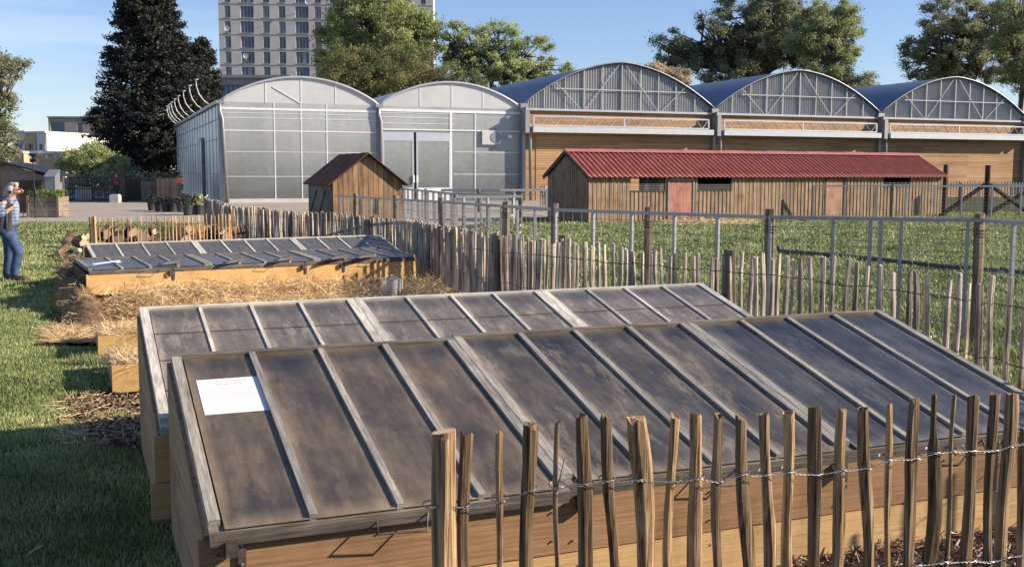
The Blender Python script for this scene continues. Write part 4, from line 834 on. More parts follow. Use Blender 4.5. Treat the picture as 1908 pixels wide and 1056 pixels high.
# ================================================================== TOWER AND FAR BUILDINGS
TY = 200.0; TX0 = (417-954)/F*TY; TX1 = (808-954)/F*TY; TW = TX1-TX0
tw = thing('apartment_tower', 'tall grey concrete apartment tower with rows of windows behind the trees', 'tower', (TX0, TY, 0), R_(3)); TH = 44
cols = [(433, 11), (468.5, 24), (503, 12), (532, 12), (568, 24), (597, 12), (630, 24), (664, 12), (698, 12), (730, 24), (762, 12), (790, 9)]
wins = []
for r in range(-2, 6):
    yt = 21.5+27.4*r
    for cx, wd in cols:
        x0 = (cx-wd/2-417)/F*TY; x1 = (cx+wd/2-417)/F*TY; zt_ = CAMZ+(322.5-yt)/F*TY*1.0+.15; wins.append((x0, x1, zt_-2.1, zt_))
m = MB(); wall_holes(m, TW, TH, wins, 0, .45, 0); m.box((0, .46, 0), (.3, 16, TH-.01)); m.box((TW-.3, .46, 0), (TW, 16, TH-.01)); m.box((.3, 15.7, 0), (TW-.3, 16, TH-.02)); m.box((0, .46, TH), (TW, 16, TH+.3)); m.obj('facade', 'concrete', tw)
for r in range(-2, 6):
    zb = CAMZ+(322.5-(21.5+27.4*r))/F*TY+.42; m = MB(); m.box((-.02, -.05, zb), (TW+.02, -.002, zb+.12)); m.obj('floor_band', 'concrete_pod', tw)
wm = {}
rd = random.Random(5)
for i, (x0, x1, z0, z1) in enumerate(wins):
    key = (round(x1-x0, 2), rd.choice([0, 1, 2]))
    if key not in wm:
        L = x1-x0; H = z1-z0; m = MB(); m.box((0, .3, 0), (L, .34, H), mi=0); n_ = 2 if L < 1.6 else 4; 
        for k in range(n_+1): x = L*k/n_; m.box((x-.05, .24, 0), (x+.05, .299, H), mi=1)
        m.box((0, .24, H-.1), (L, .298, H-.001), mi=1); m.box((-.06, -.1, -.1), (L+.06, .05, -.001), mi=1)
        if key[1] < 2:
            for k in range(n_):
                if rd.random() < .6: m.box((L*(k+.12)/n_, .27, .1), (L*(k+rd.choice([.55, .9]))/n_, .296, H-.12), mi=2)
        wm[key] = m.mesh('window', ['window_dark', 'window_frame', 'curtain'])
    if i < 300:
        o = bpy.data.objects.new('window', wm[key]); C.objects.link(o); o.parent = tw; o.location = (x0, 0, z0)
def dish(px, py, lab):
    t = thing('satellite_dish', lab, 'satellite dish', ((px-954)/F*TY, TY-.9+(px-417)/391*2.0, CAMZ+(322.5-py)/F*TY), 0, 'satellite dishes on the tower'); m = MB(); vs = []; fs = []; n = 14
    for r in range(4):
        for j in range(n): th = 2*math.pi*j/n; q = .5*r/3; vs.append((q*math.cos(th), .3*(q*q)*-1.2, q*math.sin(th)))
    for r in range(3):
        for j in range(n): fs.append((r*n+j, r*n+(j+1) % n, (r+1)*n+(j+1) % n, (r+1)*n+j))
    m.add(vs, fs); m.obj('reflector', 'dish_white', t, smooth=True); m = MB(); m.tube([(0, 0, 0), (0, .7, -.9)], .05, 5); m.tube([(0, -.05, -.4), (0, -.55, .05)], .03, 4); m.obj('bracket', 'window_frame', t)
dish(580.5, 13, 'white satellite dish beside the top right visible window of the tower'); dish(434.5, 62, 'white satellite dish in the far left window column of the tower'); dish(467, 111, 'white satellite dish in front of a wide window low on the tower')
pd = thing('podium_building', 'low flat grey concrete building at the foot of the tower', 'building', ((405-954)/F*150, 150, 0)); pw = (545-405)/F*150; ph = CAMZ+(322.5-150)/F*150
zs = [(CAMZ+(322.5-184)/F*150), CAMZ+(322.5-163)/F*150]
m = MB(); wall_holes(m, pw, ph, [(1.0, pw-1, zs[0], zs[1])], 0, .4); m.box((-.1, .41, 0), (.3, 12, ph-.02)); m.box((pw-.3, .41, 0), (pw, 12, ph-.02)); m.box((-.2, -.3, ph), (pw+.2, 12, ph+.4)); m.obj('wall', 'concrete_pod', pd)
m = MB(); m.box((1.0, .3, zs[0]), (pw-1, .35, zs[1]), mi=0)
for k in range(14): x = 1+(pw-2)*k/13; m.box((x-.06, .2, zs[0]), (x+.06, .299, zs[1]), mi=1)
m.obj('window', ['window_dark', 'window_frame'], pd)
def bldg(name, label, x0p, x1p, ytop, Y, dep, mat, rot=0, wins=(), cat='building', roofm=None):
    X0 = (x0p-954)/F*Y; X1 = (x1p-954)/F*Y; H = CAMZ+(322.5-ytop)/F*Y; t = thing(name, label, cat, (X0, Y, 0), rot); L = X1-X0; hs = [((a-x0p)/F*Y, (b-x0p)/F*Y, CAMZ+(322.5-d)/F*Y, CAMZ+(322.5-c)/F*Y) for a, b, c, d in wins]
    m = MB(); wall_holes(m, L, H, hs, 0, .3); m.box((0, .301, 0), (.25, dep, H)); m.box((L-.25, .301, 0), (L, dep, H)); m.box((.25, dep-.25, 0), (L-.25, dep, H)); m.obj('wall', mat, t)
    m = MB(); m.box((-.12, -.12, H), (L+.12, dep+.1, H+.22)); m.obj('roof', roofm or 'concrete_pod', t)
    for h in hs:
        m = MB(); m.box((h[0], .22, h[2]), (h[1], .26, h[3])); f = m.obj('window', 'window_dark', t); m = MB(); m.box((h[0], .16, h[2]), (h[0]+.1, .219, h[3])); m.box((h[1]-.1, .16, h[2]), (h[1], .219, h[3])); m.box((h[0]+.1, .16, h[3]-.1), (h[1]-.1, .219, h[3])); m.obj('window_frame', 'window_frame', f)
    return t
bldg('apartment_block', 'tan apartment block with a dark balcony opening left of the conifer', 98, 215, 223, 165, 14, 'render_tan', 0, [(101, 128, 231, 250), (151, 161, 232, 250), (128, 152, 256, 268)])
for a in ((30, 57, 250, 130, 9, 'render_white', 'white rendered house wall partly behind the left tree', 'white_house'), (55, 76, 251, 128, 8, 'render_cream', 'cream house block between two white blocks', 'cream_house'), (75, 93, 251, 126, 8, 'render_white', 'tall white house block right of the cream block', 'white_house'),
          (94, 127, 260, 134, 8, 'render_cream', 'low cream house block behind the green bush', 'cream_house'), (124, 144, 260, 132, 8, 'render_white', 'narrow white house block at the right end of the row', 'white_house'), (66, 84, 287, 118, 5, 'render_cream', 'small orange lit block in front of the white houses', 'cream_house'), (24, 50, 288, 115, 5, 'render_cream', 'small orange lit block behind the left shed roof', 'cream_house')):
    bldg(a[7], a[6], a[0], a[1], a[2], a[3], a[4], a[5], R_(-14), [(a[0]+5, a[1]-6, a[2]+20, a[2]+31)] if a[1]-a[0] > 17 else [], 'house', 'render_white')
# ================================================================== TREES
def make_tree(name, label, X, Y, ztop, blobs, leaves, size, mat, seed, trunk_r=.35, clump=1.0, nclump=60, group=None, trunk_h=None, tint=(0, 1), cat='tree', gap=.0):
    """blobs: (dx, dy, z, rx, ry, rz). Clumps of leaf faces sit through each blob, carried on limbs."""
    leaves = int(leaves*3.6); size = size*.57; rng = np.random.default_rng(seed); rd = random.Random(seed); t = thing(name, label, cat, (X, Y, 0), 0, group)
    vol = np.array([b[3]*b[4]*b[5] for b in blobs]); vol = vol/vol.sum(); cl = []
    for b, f in zip(blobs, vol):
        k = max(4, int(nclump*f))
        for _ in range(k):
            d = rng.normal(size=3); d /= np.linalg.norm(d); q = rng.uniform(.25, 1)**.45
            cl.append((b[0]+d[0]*q*b[3], b[1]+d[1]*q*b[4], b[2]+d[2]*q*b[5], q))
    P = []; T = []; per = max(8, leaves//len(cl))
    for c in cl:
        r = clump*rng.uniform(.55, 1.3); k = int(per*rng.uniform(.6, 1.4)); d = rng.normal(size=(k, 3)); d /= np.linalg.norm(d, axis=1)[:, None]; q = rng.uniform(0, 1, k)**.5*r*(1+.35*rng.normal(size=k))
        p = np.array(c[:3])+d*q[:, None]*np.array([1.1, 1.1, .8]); P.append(p); T.append(np.clip(rng.uniform(*tint)*.55+rng.uniform(0, .45, k), 0, 1))
    P = np.concatenate(P); T = np.concatenate(T); P[:, 2] = np.maximum(P[:, 2], .1); S = rng.uniform(.6, 1.35, len(P))*size
    V, Fq, TT = quads(P, S, T, rng, .15, 1.3); o = npmesh('crown', V, Fq, TT, mat, t)
    zc = min(b[2]-b[5]*.3 for b in blobs); th = trunk_h or max(1.0, zc); m = MB(); top = Vector((rd.uniform(-.3, .3), 0, th))
    m.tube([(0, 0, -.1), (rd.uniform(-.1, .1), 0, th*.5), top], [trunk_r*1.3, trunk_r, trunk_r*.8], 9)
    for b in blobs:
        mid = Vector(b[:3]); a = top.lerp(mid, .5)+Vector((rd.uniform(-.4, .4), 0, -.2)); m.tube([top, a, mid+Vector((0, 0, b[5]*.4))], [trunk_r*.7, trunk_r*.45, trunk_r*.2], 6)
        near = [c for c in cl if (Vector(c[:3])-mid).length < max(b[3:6])*1.2]
        for c in near[:46]:
            s = top.lerp(mid, rd.uniform(.4, 1)); e = Vector(c[:3]); m.tube([s, s.lerp(e, .5)+Vector((rd.uniform(-.3, .3), rd.uniform(-.3, .3), rd.uniform(-.1, .4))), e], [trunk_r*.26, trunk_r*.16, trunk_r*.05], 4, cap=False)
    m.obj('trunk', 'bark', t, smooth=True); return t
def px2(px, py, Y): p = AY(px, py, Y); return p.x, p.z
def blob(px, py, rxp, ryp, Y, X, dy=0, ry=None):
    x, z = px2(px, py, Y); s = Y/F; return (x-X, dy, z, rxp*s, (ry or rxp*s), ryp*s)
def tree_px(name, label, px, Y, bl, leaves, size, mat, seed, **k):
    X = (px-954)/F*Y; return make_tree(name, label, X, Y, 0, [blob(a, b, c, d, Y, X, dy=(e if len(q) > 4 else 0)) for q in bl for a, b, c, d, e in [tuple(q)+((0,) if len(q) == 4 else ())]], leaves, size, mat, seed, **k)
tree_px('broadleaf_tree', 'big round green broadleaf tree standing in front of the tower', 705, 116, [(700, 50, 92, 80), (635, 85, 58, 62), (765, 75, 52, 70), (690, -5, 74, 45), (690, 120, 95, 50), (790, 90, 38, 62), (775, 150, 40, 35)], 30000, .32, 'leaf_plane', 31, clump=.8, nclump=330, trunk_r=.4)
tree_px('flowering_tree', 'lower dark tree flecked with red just behind the two bay greenhouse', 690, 104, [(650, 125, 66, 36), (745, 128, 66, 42), (700, 150, 105, 34), (850, 150, 55, 32)], 15000, .24, 'leaf_red', 32, clump=.8, nclump=230, trunk_r=.25)
tree_px('broadleaf_tree', 'light green airy tree right of the tower with sky showing through', 915, 118, [(870, 85, 48, 48), (835, 80, 32, 40), (960, 140, 60, 30), (930, 75, 45, 46), (850, 130, 42, 45), (985, 105, 45, 50), (925, 130, 70, 45), (1030, 130, 34, 30)], 12000, .3, 'leaf_spring', 33, clump=.6, nclump=240, trunk_r=.3)
tree_px('broadleaf_tree', 'large dark spreading tree behind the middle of the timber hall', 1400, 124, [(1300, 80, 75, 55), (1400, 50, 85, 70), (1500, 60, 90, 60), (1250, 95, 45, 32), (1360, 130, 70, 40), (1420, -10, 90, 40), (1470, 120, 80, 40), (1560, 70, 55, 60), (1240, 110, 45, 35), (1450, 70, 90, 70), (1340, 120, 80, 45)], 30000, .3, 'leaf_dark', 34, clump=.72, nclump=430, trunk_r=.5, tint=(.1, 1))
tree_px('broadleaf_tree', 'bright green leafy tree in front of the large dark tree, right of its trunk', 1540, 116, [(1540, 110, 52, 42), (1500, 70, 38, 38), (1575, 60, 36, 55), (1540, 30, 50, 30)], 12000, .27, 'leaf_olive', 35, clump=.65, nclump=170, trunk_r=.3)
tree_px('broadleaf_tree', 'tall dark open tree at the right edge behind the last hall roof', 1800, 122, [(1720, 110, 50, 50), (1760, 90, 72, 60), (1800, 30, 80, 50), (1830, 110, 80, 50), (1740, 140, 50, 32), (1870, 60, 60, 60)], 22000, .28, 'leaf_dark', 36, clump=.7, nclump=340, trunk_r=.45, tint=(.1, 1))
tree_px('broadleaf_tree', 'greener tree at the far right edge beside the tall dark open tree', 1890, 114, [(1890, 90, 42, 70), (1900, 20, 40, 50), (1930, 130, 50, 50)], 11000, .27, 'leaf_olive', 37, clump=.8, nclump=150, trunk_r=.3)
tree_px('blossom_tree', 'small cream blossoming tree showing above the first timber hall roof', 1240, 102, [(1215, 142, 34, 20), (1260, 152, 30, 20)], 6000, .24, 'blossom', 38, clump=.5, nclump=90, trunk_r=.2, tint=(.2, 1.4))
tree_px('distant_tree', 'small pale distant tree low between the second and third hall roofs', 1610, 140, [(1600, 165, 38, 26), (1640, 175, 26, 16)], 3500, .35, 'leaf_pale', 39, clump=.9, nclump=50, trunk_r=.2)
tree_px('broadleaf_tree', 'pale young tree reaching in from the left edge above the dark shed', -35, 56, [(5, 130, 34, 42), (-5, 200, 36, 50), (15, 260, 30, 35), (-50, 180, 50, 90), (38, 122, 16, 14), (-20, 290, 40, 25)], 9000, .17, 'leaf_pale', 40, clump=.4, nclump=210, trunk_r=.16)
tree_px('green_bush', 'fresh green bush between the white houses and the conifer', 165, 84, [(165, 300, 40, 32), (130, 310, 26, 22), (205, 312, 30, 22)], 8000, .2, 'leaf_spring', 44, clump=.5, nclump=110, trunk_r=.1, cat='bush')
tree_px('green_bush', 'grey green bush tucked under the lower branches of the conifer', 222, 80, [(222, 318, 26, 22)], 3000, .18, 'leaf_olive', 45, clump=.45, nclump=50, trunk_r=.08, cat='bush')
def conifer(label, px, Y, prof, seed, nb, leaves, size):
    """prof: list of (py, left px, right px)"""
    X = (px-954)/F*Y; t = thing('conifer', label, 'tree', (X, Y, 0)); rng = np.random.default_rng(seed); rd = random.Random(seed); ys = [p[0] for p in prof]; P = []; T = []; m = MB()
    z_of = lambda py: CAMZ+(322.5-py)/F*Y; ztop = z_of(ys[0]); m.tube([(0, 0, -.1), (0, 0, ztop*.5), (0, 0, ztop)], [.5, .32, .05], 8)
    for k in range(nb):
        py = rd.uniform(ys[0], ys[-1]); l = np.interp(py, ys, [p[1] for p in prof]); r = np.interp(py, ys, [p[2] for p in prof]); th = rd.uniform(0, 2*math.pi); cx = (l+r)/2; rr = (r-l)/2/F*Y*rd.uniform(.86, 1.1); off = (cx-px)/F*Y
        z = z_of(py); tip = Vector((off*.9+math.cos(th)*rr, math.sin(th)*rr, z+rr*.12)); st = Vector((0, 0, z-rr*.05)); m.tube([st, tip], [.07, .015], 4, cap=False)
        n = int(leaves/nb); s = rng.uniform(.3, 1, n)**.6; c = np.array(st)+(np.array(tip)-np.array(st))*s[:, None]; c += rng.normal(size=(n, 3))*np.array([.28, .28, .22])*(1.35-s)[:, None]*1.5+np.array([0, 0, -.1]); P.append(c); T.append(np.clip(rng.uniform(0, .7)+rng.uniform(-.1, .3, n), 0, 1))
    P = np.concatenate(P); T = np.concatenate(T); P[:, 2] = np.maximum(P[:, 2], .2); V, Fq, TT = quads(P, rng.uniform(.6, 1.5, len(P))*size, T, rng, .1, 2.0); npmesh('crown', V, Fq, TT, 'leaf_conifer', t); m.obj('trunk', 'bark', t)
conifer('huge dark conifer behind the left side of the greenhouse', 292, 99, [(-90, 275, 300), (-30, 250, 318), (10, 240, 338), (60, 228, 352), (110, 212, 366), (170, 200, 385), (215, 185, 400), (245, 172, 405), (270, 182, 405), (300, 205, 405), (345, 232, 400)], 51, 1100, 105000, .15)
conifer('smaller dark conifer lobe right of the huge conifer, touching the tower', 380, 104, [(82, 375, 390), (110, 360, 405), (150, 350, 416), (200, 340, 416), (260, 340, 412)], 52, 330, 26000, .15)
# hedge beyond the gate, far field
rng = np.random.default_rng(61)
def hedge(label, x0, x1, Y, h, d, n, size, mat, name='hedge'):
    P = np.stack([rng.uniform(x0, x1, n), rng.uniform(Y, Y+d, n), rng.uniform(.05, 1, n)**.7*h*(1+.12*np.sin(rng.uniform(0, 6, n)))], 1); V, Fq, T = quads(P, rng.uniform(.6, 1.3, n)*size, rng.uniform(0, 1, n), rng); t = npmesh(name, V, Fq, T, mat); tag(t, label, 'hedge'); return t
hedge('clipped bright green hedge seen through the entrance gate', -50, -40, 113, 1.75, 1.6, 9000, .2, 'hedge')
hedge('long dark hedge behind the wooden fence panels left of the greenhouse', -27.5, -20.5, 66, 1.6, 1.0, 2500, .18, 'leaf_dark')
def shrub(label, px, Y, h, w_, n, size, mat, seed, name='shrub'):
    rng = np.random.default_rng(seed); X = (px-954)/F*Y; t = thing(name, label, 'plant', (X, Y, 0)); m = MB(); P = []; T = []
    for k in range(14):
        th = rng.uniform(0, 6.28); e = Vector((math.cos(th)*w_*rng.uniform(.2, 1), math.sin(th)*w_*.6, h*rng.uniform(.5, 1))); m.tube([(0, 0, 0), (e.x*.4, e.y*.4, e.z*.5), e], [.012, .008, .003], 4)
        q = rng.uniform(.25, 1, n//14); P.append(np.array(e)*q[:, None]+rng.normal(size=(n//14, 3))*.05); T.append(rng.uniform(0, 1, n//14))
    P = np.concatenate(P); P[:, 2] = np.maximum(P[:, 2], .02); V, Fq, TT = quads(P, rng.uniform(.6, 1.4, len(P))*size, np.concatenate(T), rng, 0, 2.4); npmesh('foliage', V, Fq, TT, mat, t); m.obj('stem', 'bark', t)
shrub('feathery green shrub growing behind the metal fence post near the pens', 965, 15.6, 1.1, .38, 1800, .035, 'leaf_spring', 71)
shrub('second low dark leafed shrub among the metal pens', 912, 19.5, .95, .3, 900, .04, 'leaf_olive', 72)
# ================================================================== LEFT YARD
ls = thing('garden_shed', 'dark gabled wooden shed in shade at the left edge', 'shed', (AY(-110, 400, 45).x, 45, 0)); k_ = 45/F
xa = (20+110)*k_; xr = (88+110)*k_; ze = CAMZ+(322.5-330)*k_; zr_ = CAMZ+(322.5-309)*k_; zc = ze-.0
m = MB(); m.prism([(0, 0, 0), (xr, 0, 0), (xr, 0, ze), (xa, 0, zr_), (0, 0, ze-.5)], (0, .05, 0)); m.box((0, .06, 0), (.05, 1.6, ze-.5)); m.box((xr-.05, .06, 0), (xr, 1.6, ze)); m.box((.05, 1.5, 0), (xr-.05, 1.6, ze-.5))
for q in np.arange(.3, xr-.1, .55): m.box((float(q), -.03, 0), (float(q)+.05, -.001, ze-.15))
m.obj('wall', 'planter_wood', ls)
m = MB(); m.prism([(xa, -.3, zr_+.03), (xr+.5, -.3, ze-.02), (xr+.5, -.3, ze+.05), (xa, -.3, zr_+.1)], (0, 2.1, 0)); m.prism([(xa, -.3, zr_+.03), (-.3, -.3, ze-.52), (-.3, -.3, ze-.45), (xa, -.3, zr_+.1)], (0, 2.1, 0)); m.obj('roof', 'black_metal', ls)
m = MB(); m.box((xr-1.1, -.04, 0), (xr-.2, -.031, 1.35)); m.obj('door', 'dark_wood', ls)
an = thing('lean_to_shed', 'black flat topped outbuilding beside the gabled shed, left of the gate', 'shed', (AY(60, 400, 47).x, 47, 0)); m = MB(); m.box((0, 0, 0), ((104-60)*47/F, .9, CAMZ+(322.5-326)*47/F)); m.obj('wall', 'black_plastic', an); m = MB(); m.box((-.1, -.2, CAMZ+(322.5-326)*47/F), ((106-60)*47/F, 1.0, CAMZ+(322.5-321)*47/F)); m.obj('roof', 'black_metal', an)
cb = thing('metal_cabinet', 'grey metal cabinet with sloping top behind the wooden planter', 'cabinet', (AY(86, 400, 44).x, 44, 0)); m = MB(); m.prism([(0, 0, 0), (0, .5, 0), (0, .5, 1.75), (0, 0, 1.5)], (.42, 0, 0)); m.obj('body', 'galv_dark', cb); m = MB(); m.prism([(-.03, -.04, 1.5), (-.03, .52, 1.78), (-.03, .52, 1.81), (-.03, -.04, 1.53)], (.48, 0, 0)); m.obj('lid', 'galvanised', cb)
pl = thing('wooden_planter', 'grey wooden raised planter box by the gravel at the left', 'planter', (AY(52, 405, 40.4).x, 40.4, 0)); pw_ = 57*40.4/F
m = MB(); rd = random.Random(2)
for r in range(4): m.box((0, 0, .03+r*.19), (pw_, .03, .03+r*.19+.178), rd.uniform(.3, .8)); m.box((0, .031, .03+r*.19), (.03, 1.0, .03+r*.19+.178), .4); m.box((pw_-.03, .031, .03+r*.19), (pw_, 1.0, .03+r*.19+.178), .7)
m.box((.03, .97, .03), (pw_-.03, 1.0, .78)); m.obj('boards', 'planter_wood', pl)
for x in (-.03, pw_-.05): m = MB(); m.box((x, -.03, 0), (x+.08, -.001, .82), .7); m.obj('corner_post', 'planter_wood', pl)
m = MB(); m.box((.03, .031, .1), (pw_-.03, .97, .72)); m.obj('soil', 'soil_inner', pl)
rg = np.random.default_rng(5); P = np.stack([rg.uniform(0, pw_, 420), rg.uniform(.02, 1, 420), .74+rg.uniform(0, 1, 420)**1.5*.28], 1); V, Fq, T = quads(P, rg.uniform(.06, .13, 420), rg.uniform(.2, 1, 420), rg, 0, 1.5); V += np.array([pl.location.x, 40.4, 0]); o = npmesh('leafy_plants', V, Fq, T, 'hedge'); tag(o, 'low leafy green plants filling the raised wooden planter', 'plants', None, 'stuff')
lp = thing('garden_pole', 'thin dark pole with a small dark fixture on top, in front of the planter', 'pole', (AY(66, 405, 39.6).x, 39.6, 0)); z_ = CAMZ+(322.5-302)*39.6/F; m = MB(); m.tube([(0, 0, 0), (0, 0, z_)], .025, 6); m.tube([(0, 0, 1.15), (-.5, 0, 0)], .015, 4); m.tube([(0, 0, 1.15), (.45, -.1, 0)], .015, 4); m.obj('pole', 'black_metal', lp); m = MB(); m.tube([(-.1, 0, z_), (.12, 0, z_+.05)], .07, 6); m.tube([(0, 0, z_+.05), (.0, 0, z_+.22)], .05, 6); m.tube([(-.12, 0, z_+.24), (.12, 0, z_+.2)], .055, 6); m.obj('fixture', 'black_metal', lp)
# gate with pillars
gt = thing('iron_gate', 'black double iron gate with vertical bars at the entrance', 'gate', (AY(122, 378, 61).x, 61, 0)); gw = 100*61/F; gh_ = CAMZ+(322.5-331)*61/F
for i in range(2):
    m = MB(); x0 = gw/2*i+.02; x1 = gw/2*(i+1)-.02
    for z in (.1, gh_*.52, gh_-.08): m.beam((x0, 0, z), (x1, 0, z), .05, .05)
    for x in np.linspace(x0, x1, 12): m.tube([(float(x), 0, .05), (float(x), 0, gh_)], .024, 4)
    m.obj('leaf', 'black_metal', gt)
for px, lab in ((116, 'pale stone gate pillar at the left of the iron gate'),):
    t = thing('gate_pillar', lab, 'pillar', (AY(px-3, 378, 61).x, 61.0, 0)); m = MB(); zt_ = CAMZ+(322.5-326)*61/F
    for r in range(7): m.box((.0-.01*(r % 2), 0, zt_*r/7), (.28+.01*(r % 2), .3, zt_*(r+1)/7-.02)); 
    m.obj('stone_blocks', 'stone_pale', t); m = MB(); m.box((-.05, -.05, zt_), (.35, .35, zt_+.1)); m.obj('cap', 'stone_pale', t)
t = thing('gate_pillar', 'dark wooden gate post at the right of the iron gate', 'pillar', (AY(224, 378, 61).x, 61, 0)); m = MB(); m.box((0, 0, 0), (.3, .3, 2.0)); m.box((-.03, -.03, 2.0), (.33, .33, 2.08)); m.obj('post', 'dark_wood', t)
def crate(label, px, Y, w_, h_, mat='concrete'):
    t = thing('stone_block', label, 'block', (AY(px, 378, Y).x, Y, 0)); m = MB(); m.box((0, 0, 0), (w_, .5, h_)); m.box((.04, .04, h_), (w_-.04, .46, h_+.05)); m.obj('block', mat, t)
crate('grey stone block standing behind the left leaf of the gate', 141, 62, .75, .75); crate('pale grey stone block at the foot of the right gate leaf', 204, 60, .5, .42)
# wooden fence panels and pots
for i, (x0, x1, yt, Y, lab) in enumerate(((231, 262, 334, 63, 'dark wooden fence panel right beside the gate post'), (263, 291, 338, 62.5, 'middle brownish fence panel in shade behind the plant pots'), (292, 334, 331, 61.5, 'rusty brown fence panel next to the greenhouse side wall'))):
    X0 = AY(x0, 350, Y).x; L = (x1-x0)*Y/F; H = CAMZ+(322.5-yt)*Y/F; t = thing('fence_panel', lab, 'fence', (X0, Y, 0)); m = MB(); q = 0; rd = random.Random(i)
    while q < L-.02: m.box((q, 0, .02), (min(q+.13, L), .03, H-rd.uniform(0, .1)), rd.uniform(.2, .9)); q += .14
    m.obj('boards', ['dark_wood', 'planter_wood', 'shed_wood'][i], t); m = MB(); m.box((-.06, .031, 0), (.06, .13, H+.05)); m.box((.06, .031, H*.7), (L, .08, H*.7+.1)); m.obj('post', 'dark_wood', t)
t = thing('orange_sign', 'small dull orange sign on the fence panel beside the greenhouse', 'sign', (AY(329, 338, 59.8).x, 59.8, 0)); m = MB(); m.box((0, 0, CAMZ+(322.5-342)*.03), (.36, .03, CAMZ+(322.5-332)*.03)); m.obj('plate', 'orange_sign', t); m = MB(); m.box((.15, .031, 0), (.2, .07, 1.3)); m.obj('post', 'dark_wood', t)
pots = [(283, 386, 48), (296, 388, 47), (309, 389, 46.5), (322, 390, 46.5), (337, 390, 46), (350, 396, 42.5), (362, 386, 43), (371, 385, 43)]
wh = ['leftmost', 'second from the left', 'third from the left', 'fourth from the left', 'fifth from the left', 'nearest and lowest', 'taller, right of the nearest one,', 'rightmost']
for i, (px, py, Y) in enumerate(pots):
    t = thing('plant_pot', wh[i]+' black plant pot in the row on the shaded gravel', 'plant pot', (AY(px, py, Y).x, Y, 0), 0, 'black plant pots by the greenhouse'); m = MB(); vs = []; n = 12
    prof = [(.16, 0), (.2, .34), (.225, .34), (.225, .4), (.19, .4), (.18, .33), (0.01, .33)]
    for r, z in prof: vs += [(r*math.cos(2*math.pi*j/n), r*math.sin(2*math.pi*j/n), z) for j in range(n)]
    m.add(vs, [(a*n+j, a*n+(j+1) % n, (a+1)*n+(j+1) % n, (a+1)*n+j) for a in range(len(prof)-1) for j in range(n)]); m.obj('pot', 'black_plastic', t)
    rg = np.random.default_rng(i); k = 120; P = np.stack([rg.normal(0, .14, k), rg.normal(0, .14, k), .36+rg.uniform(0, .35, k)*(1.3 if i > 4 else .8)], 1); V, Fq, T = quads(P, rg.uniform(.05, .1, k), rg.uniform(0, 1, k), rg, 0, 2); npmesh('plant', V, Fq, T, 'leaf_spring' if i > 6 else 'leaf_conifer', t)
# ================================================================== LOGS
rd = random.Random(17)
def log(i, p, L, r, az, el=0, split=False, lab=''):
    m = MB(); n = 9; d = Vector((math.cos(az)*math.cos(el), math.sin(az)*math.cos(el), math.sin(el))); a = d.orthogonal().normalized(); b = d.cross(a); vs = []
    rr = [r*rd.uniform(.82, 1.12)*(.45 if (split and j < 4) else 1) for j in range(n)]
    for s in (-.5, -.2, .15, .5):
        for j in range(n): th = 2*math.pi*j/n; vs.append((a*math.cos(th)+b*math.sin(th))*rr[j]*rd.uniform(.94, 1.06)+d*L*s)
    m.add(vs, [(q*n+j, q*n+(j+1) % n, (q+1)*n+(j+1) % n, (q+1)*n+j) for q in range(3) for j in range(n)]+[tuple(range(n))[::-1], tuple(3*n+j for j in range(n))], rd.uniform(.2, .9)); m.m[-1] = 1; m.m[-2] = 1
    o = m.obj('log', ['log_bark', 'log_end'], None, loc=p); tag(o, lab, 'log', 'logs piled beside and behind the pale stakes')
spots = [((118, 470), 'rough bark log lowest at the left end of the pile'), ((128, 452), 'short log standing on the lowest left log'), ((140, 444), 'log with a pale sawn face tilted at the left end of the pile'), ((150, 462), 'log half in shade just left of the first stake'), ((160, 440), 'split log leaning on the first stake of the fence')]
for i, (q, lab) in enumerate(spots):
    Y = 20.5+i*.3; p = G(q[0], min(q[1]+10, 478), 0); log(i, Vector((p.x, p.y, .1+.1*(i % 2))), .5, .1, rd.uniform(0, 3), rd.uniform(-.3, .4), i % 2 == 0, lab)
n_l = 34
for i in range(n_l):
    s = (i+.5)/n_l; px = 178+265*s; py = 404; p = AY(px, 430, 22.6+.5*s+rd.uniform(-.25, .3)); z = .13+rd.choice([0, .18, .3]); 
    log(i+10, Vector((p.x, p.y+.35, z)), rd.uniform(.35, .7), rd.uniform(.08, .13), rd.uniform(.8, 2.3), rd.uniform(-.2, .2), rd.random() < .5, 'rough split log lying in the pile behind the pale stakes')
V = []; Fq = []; nx, ny = 60, 10; a0 = AY(105, 430, 23.6); a1 = AY(450, 430, 24.2)
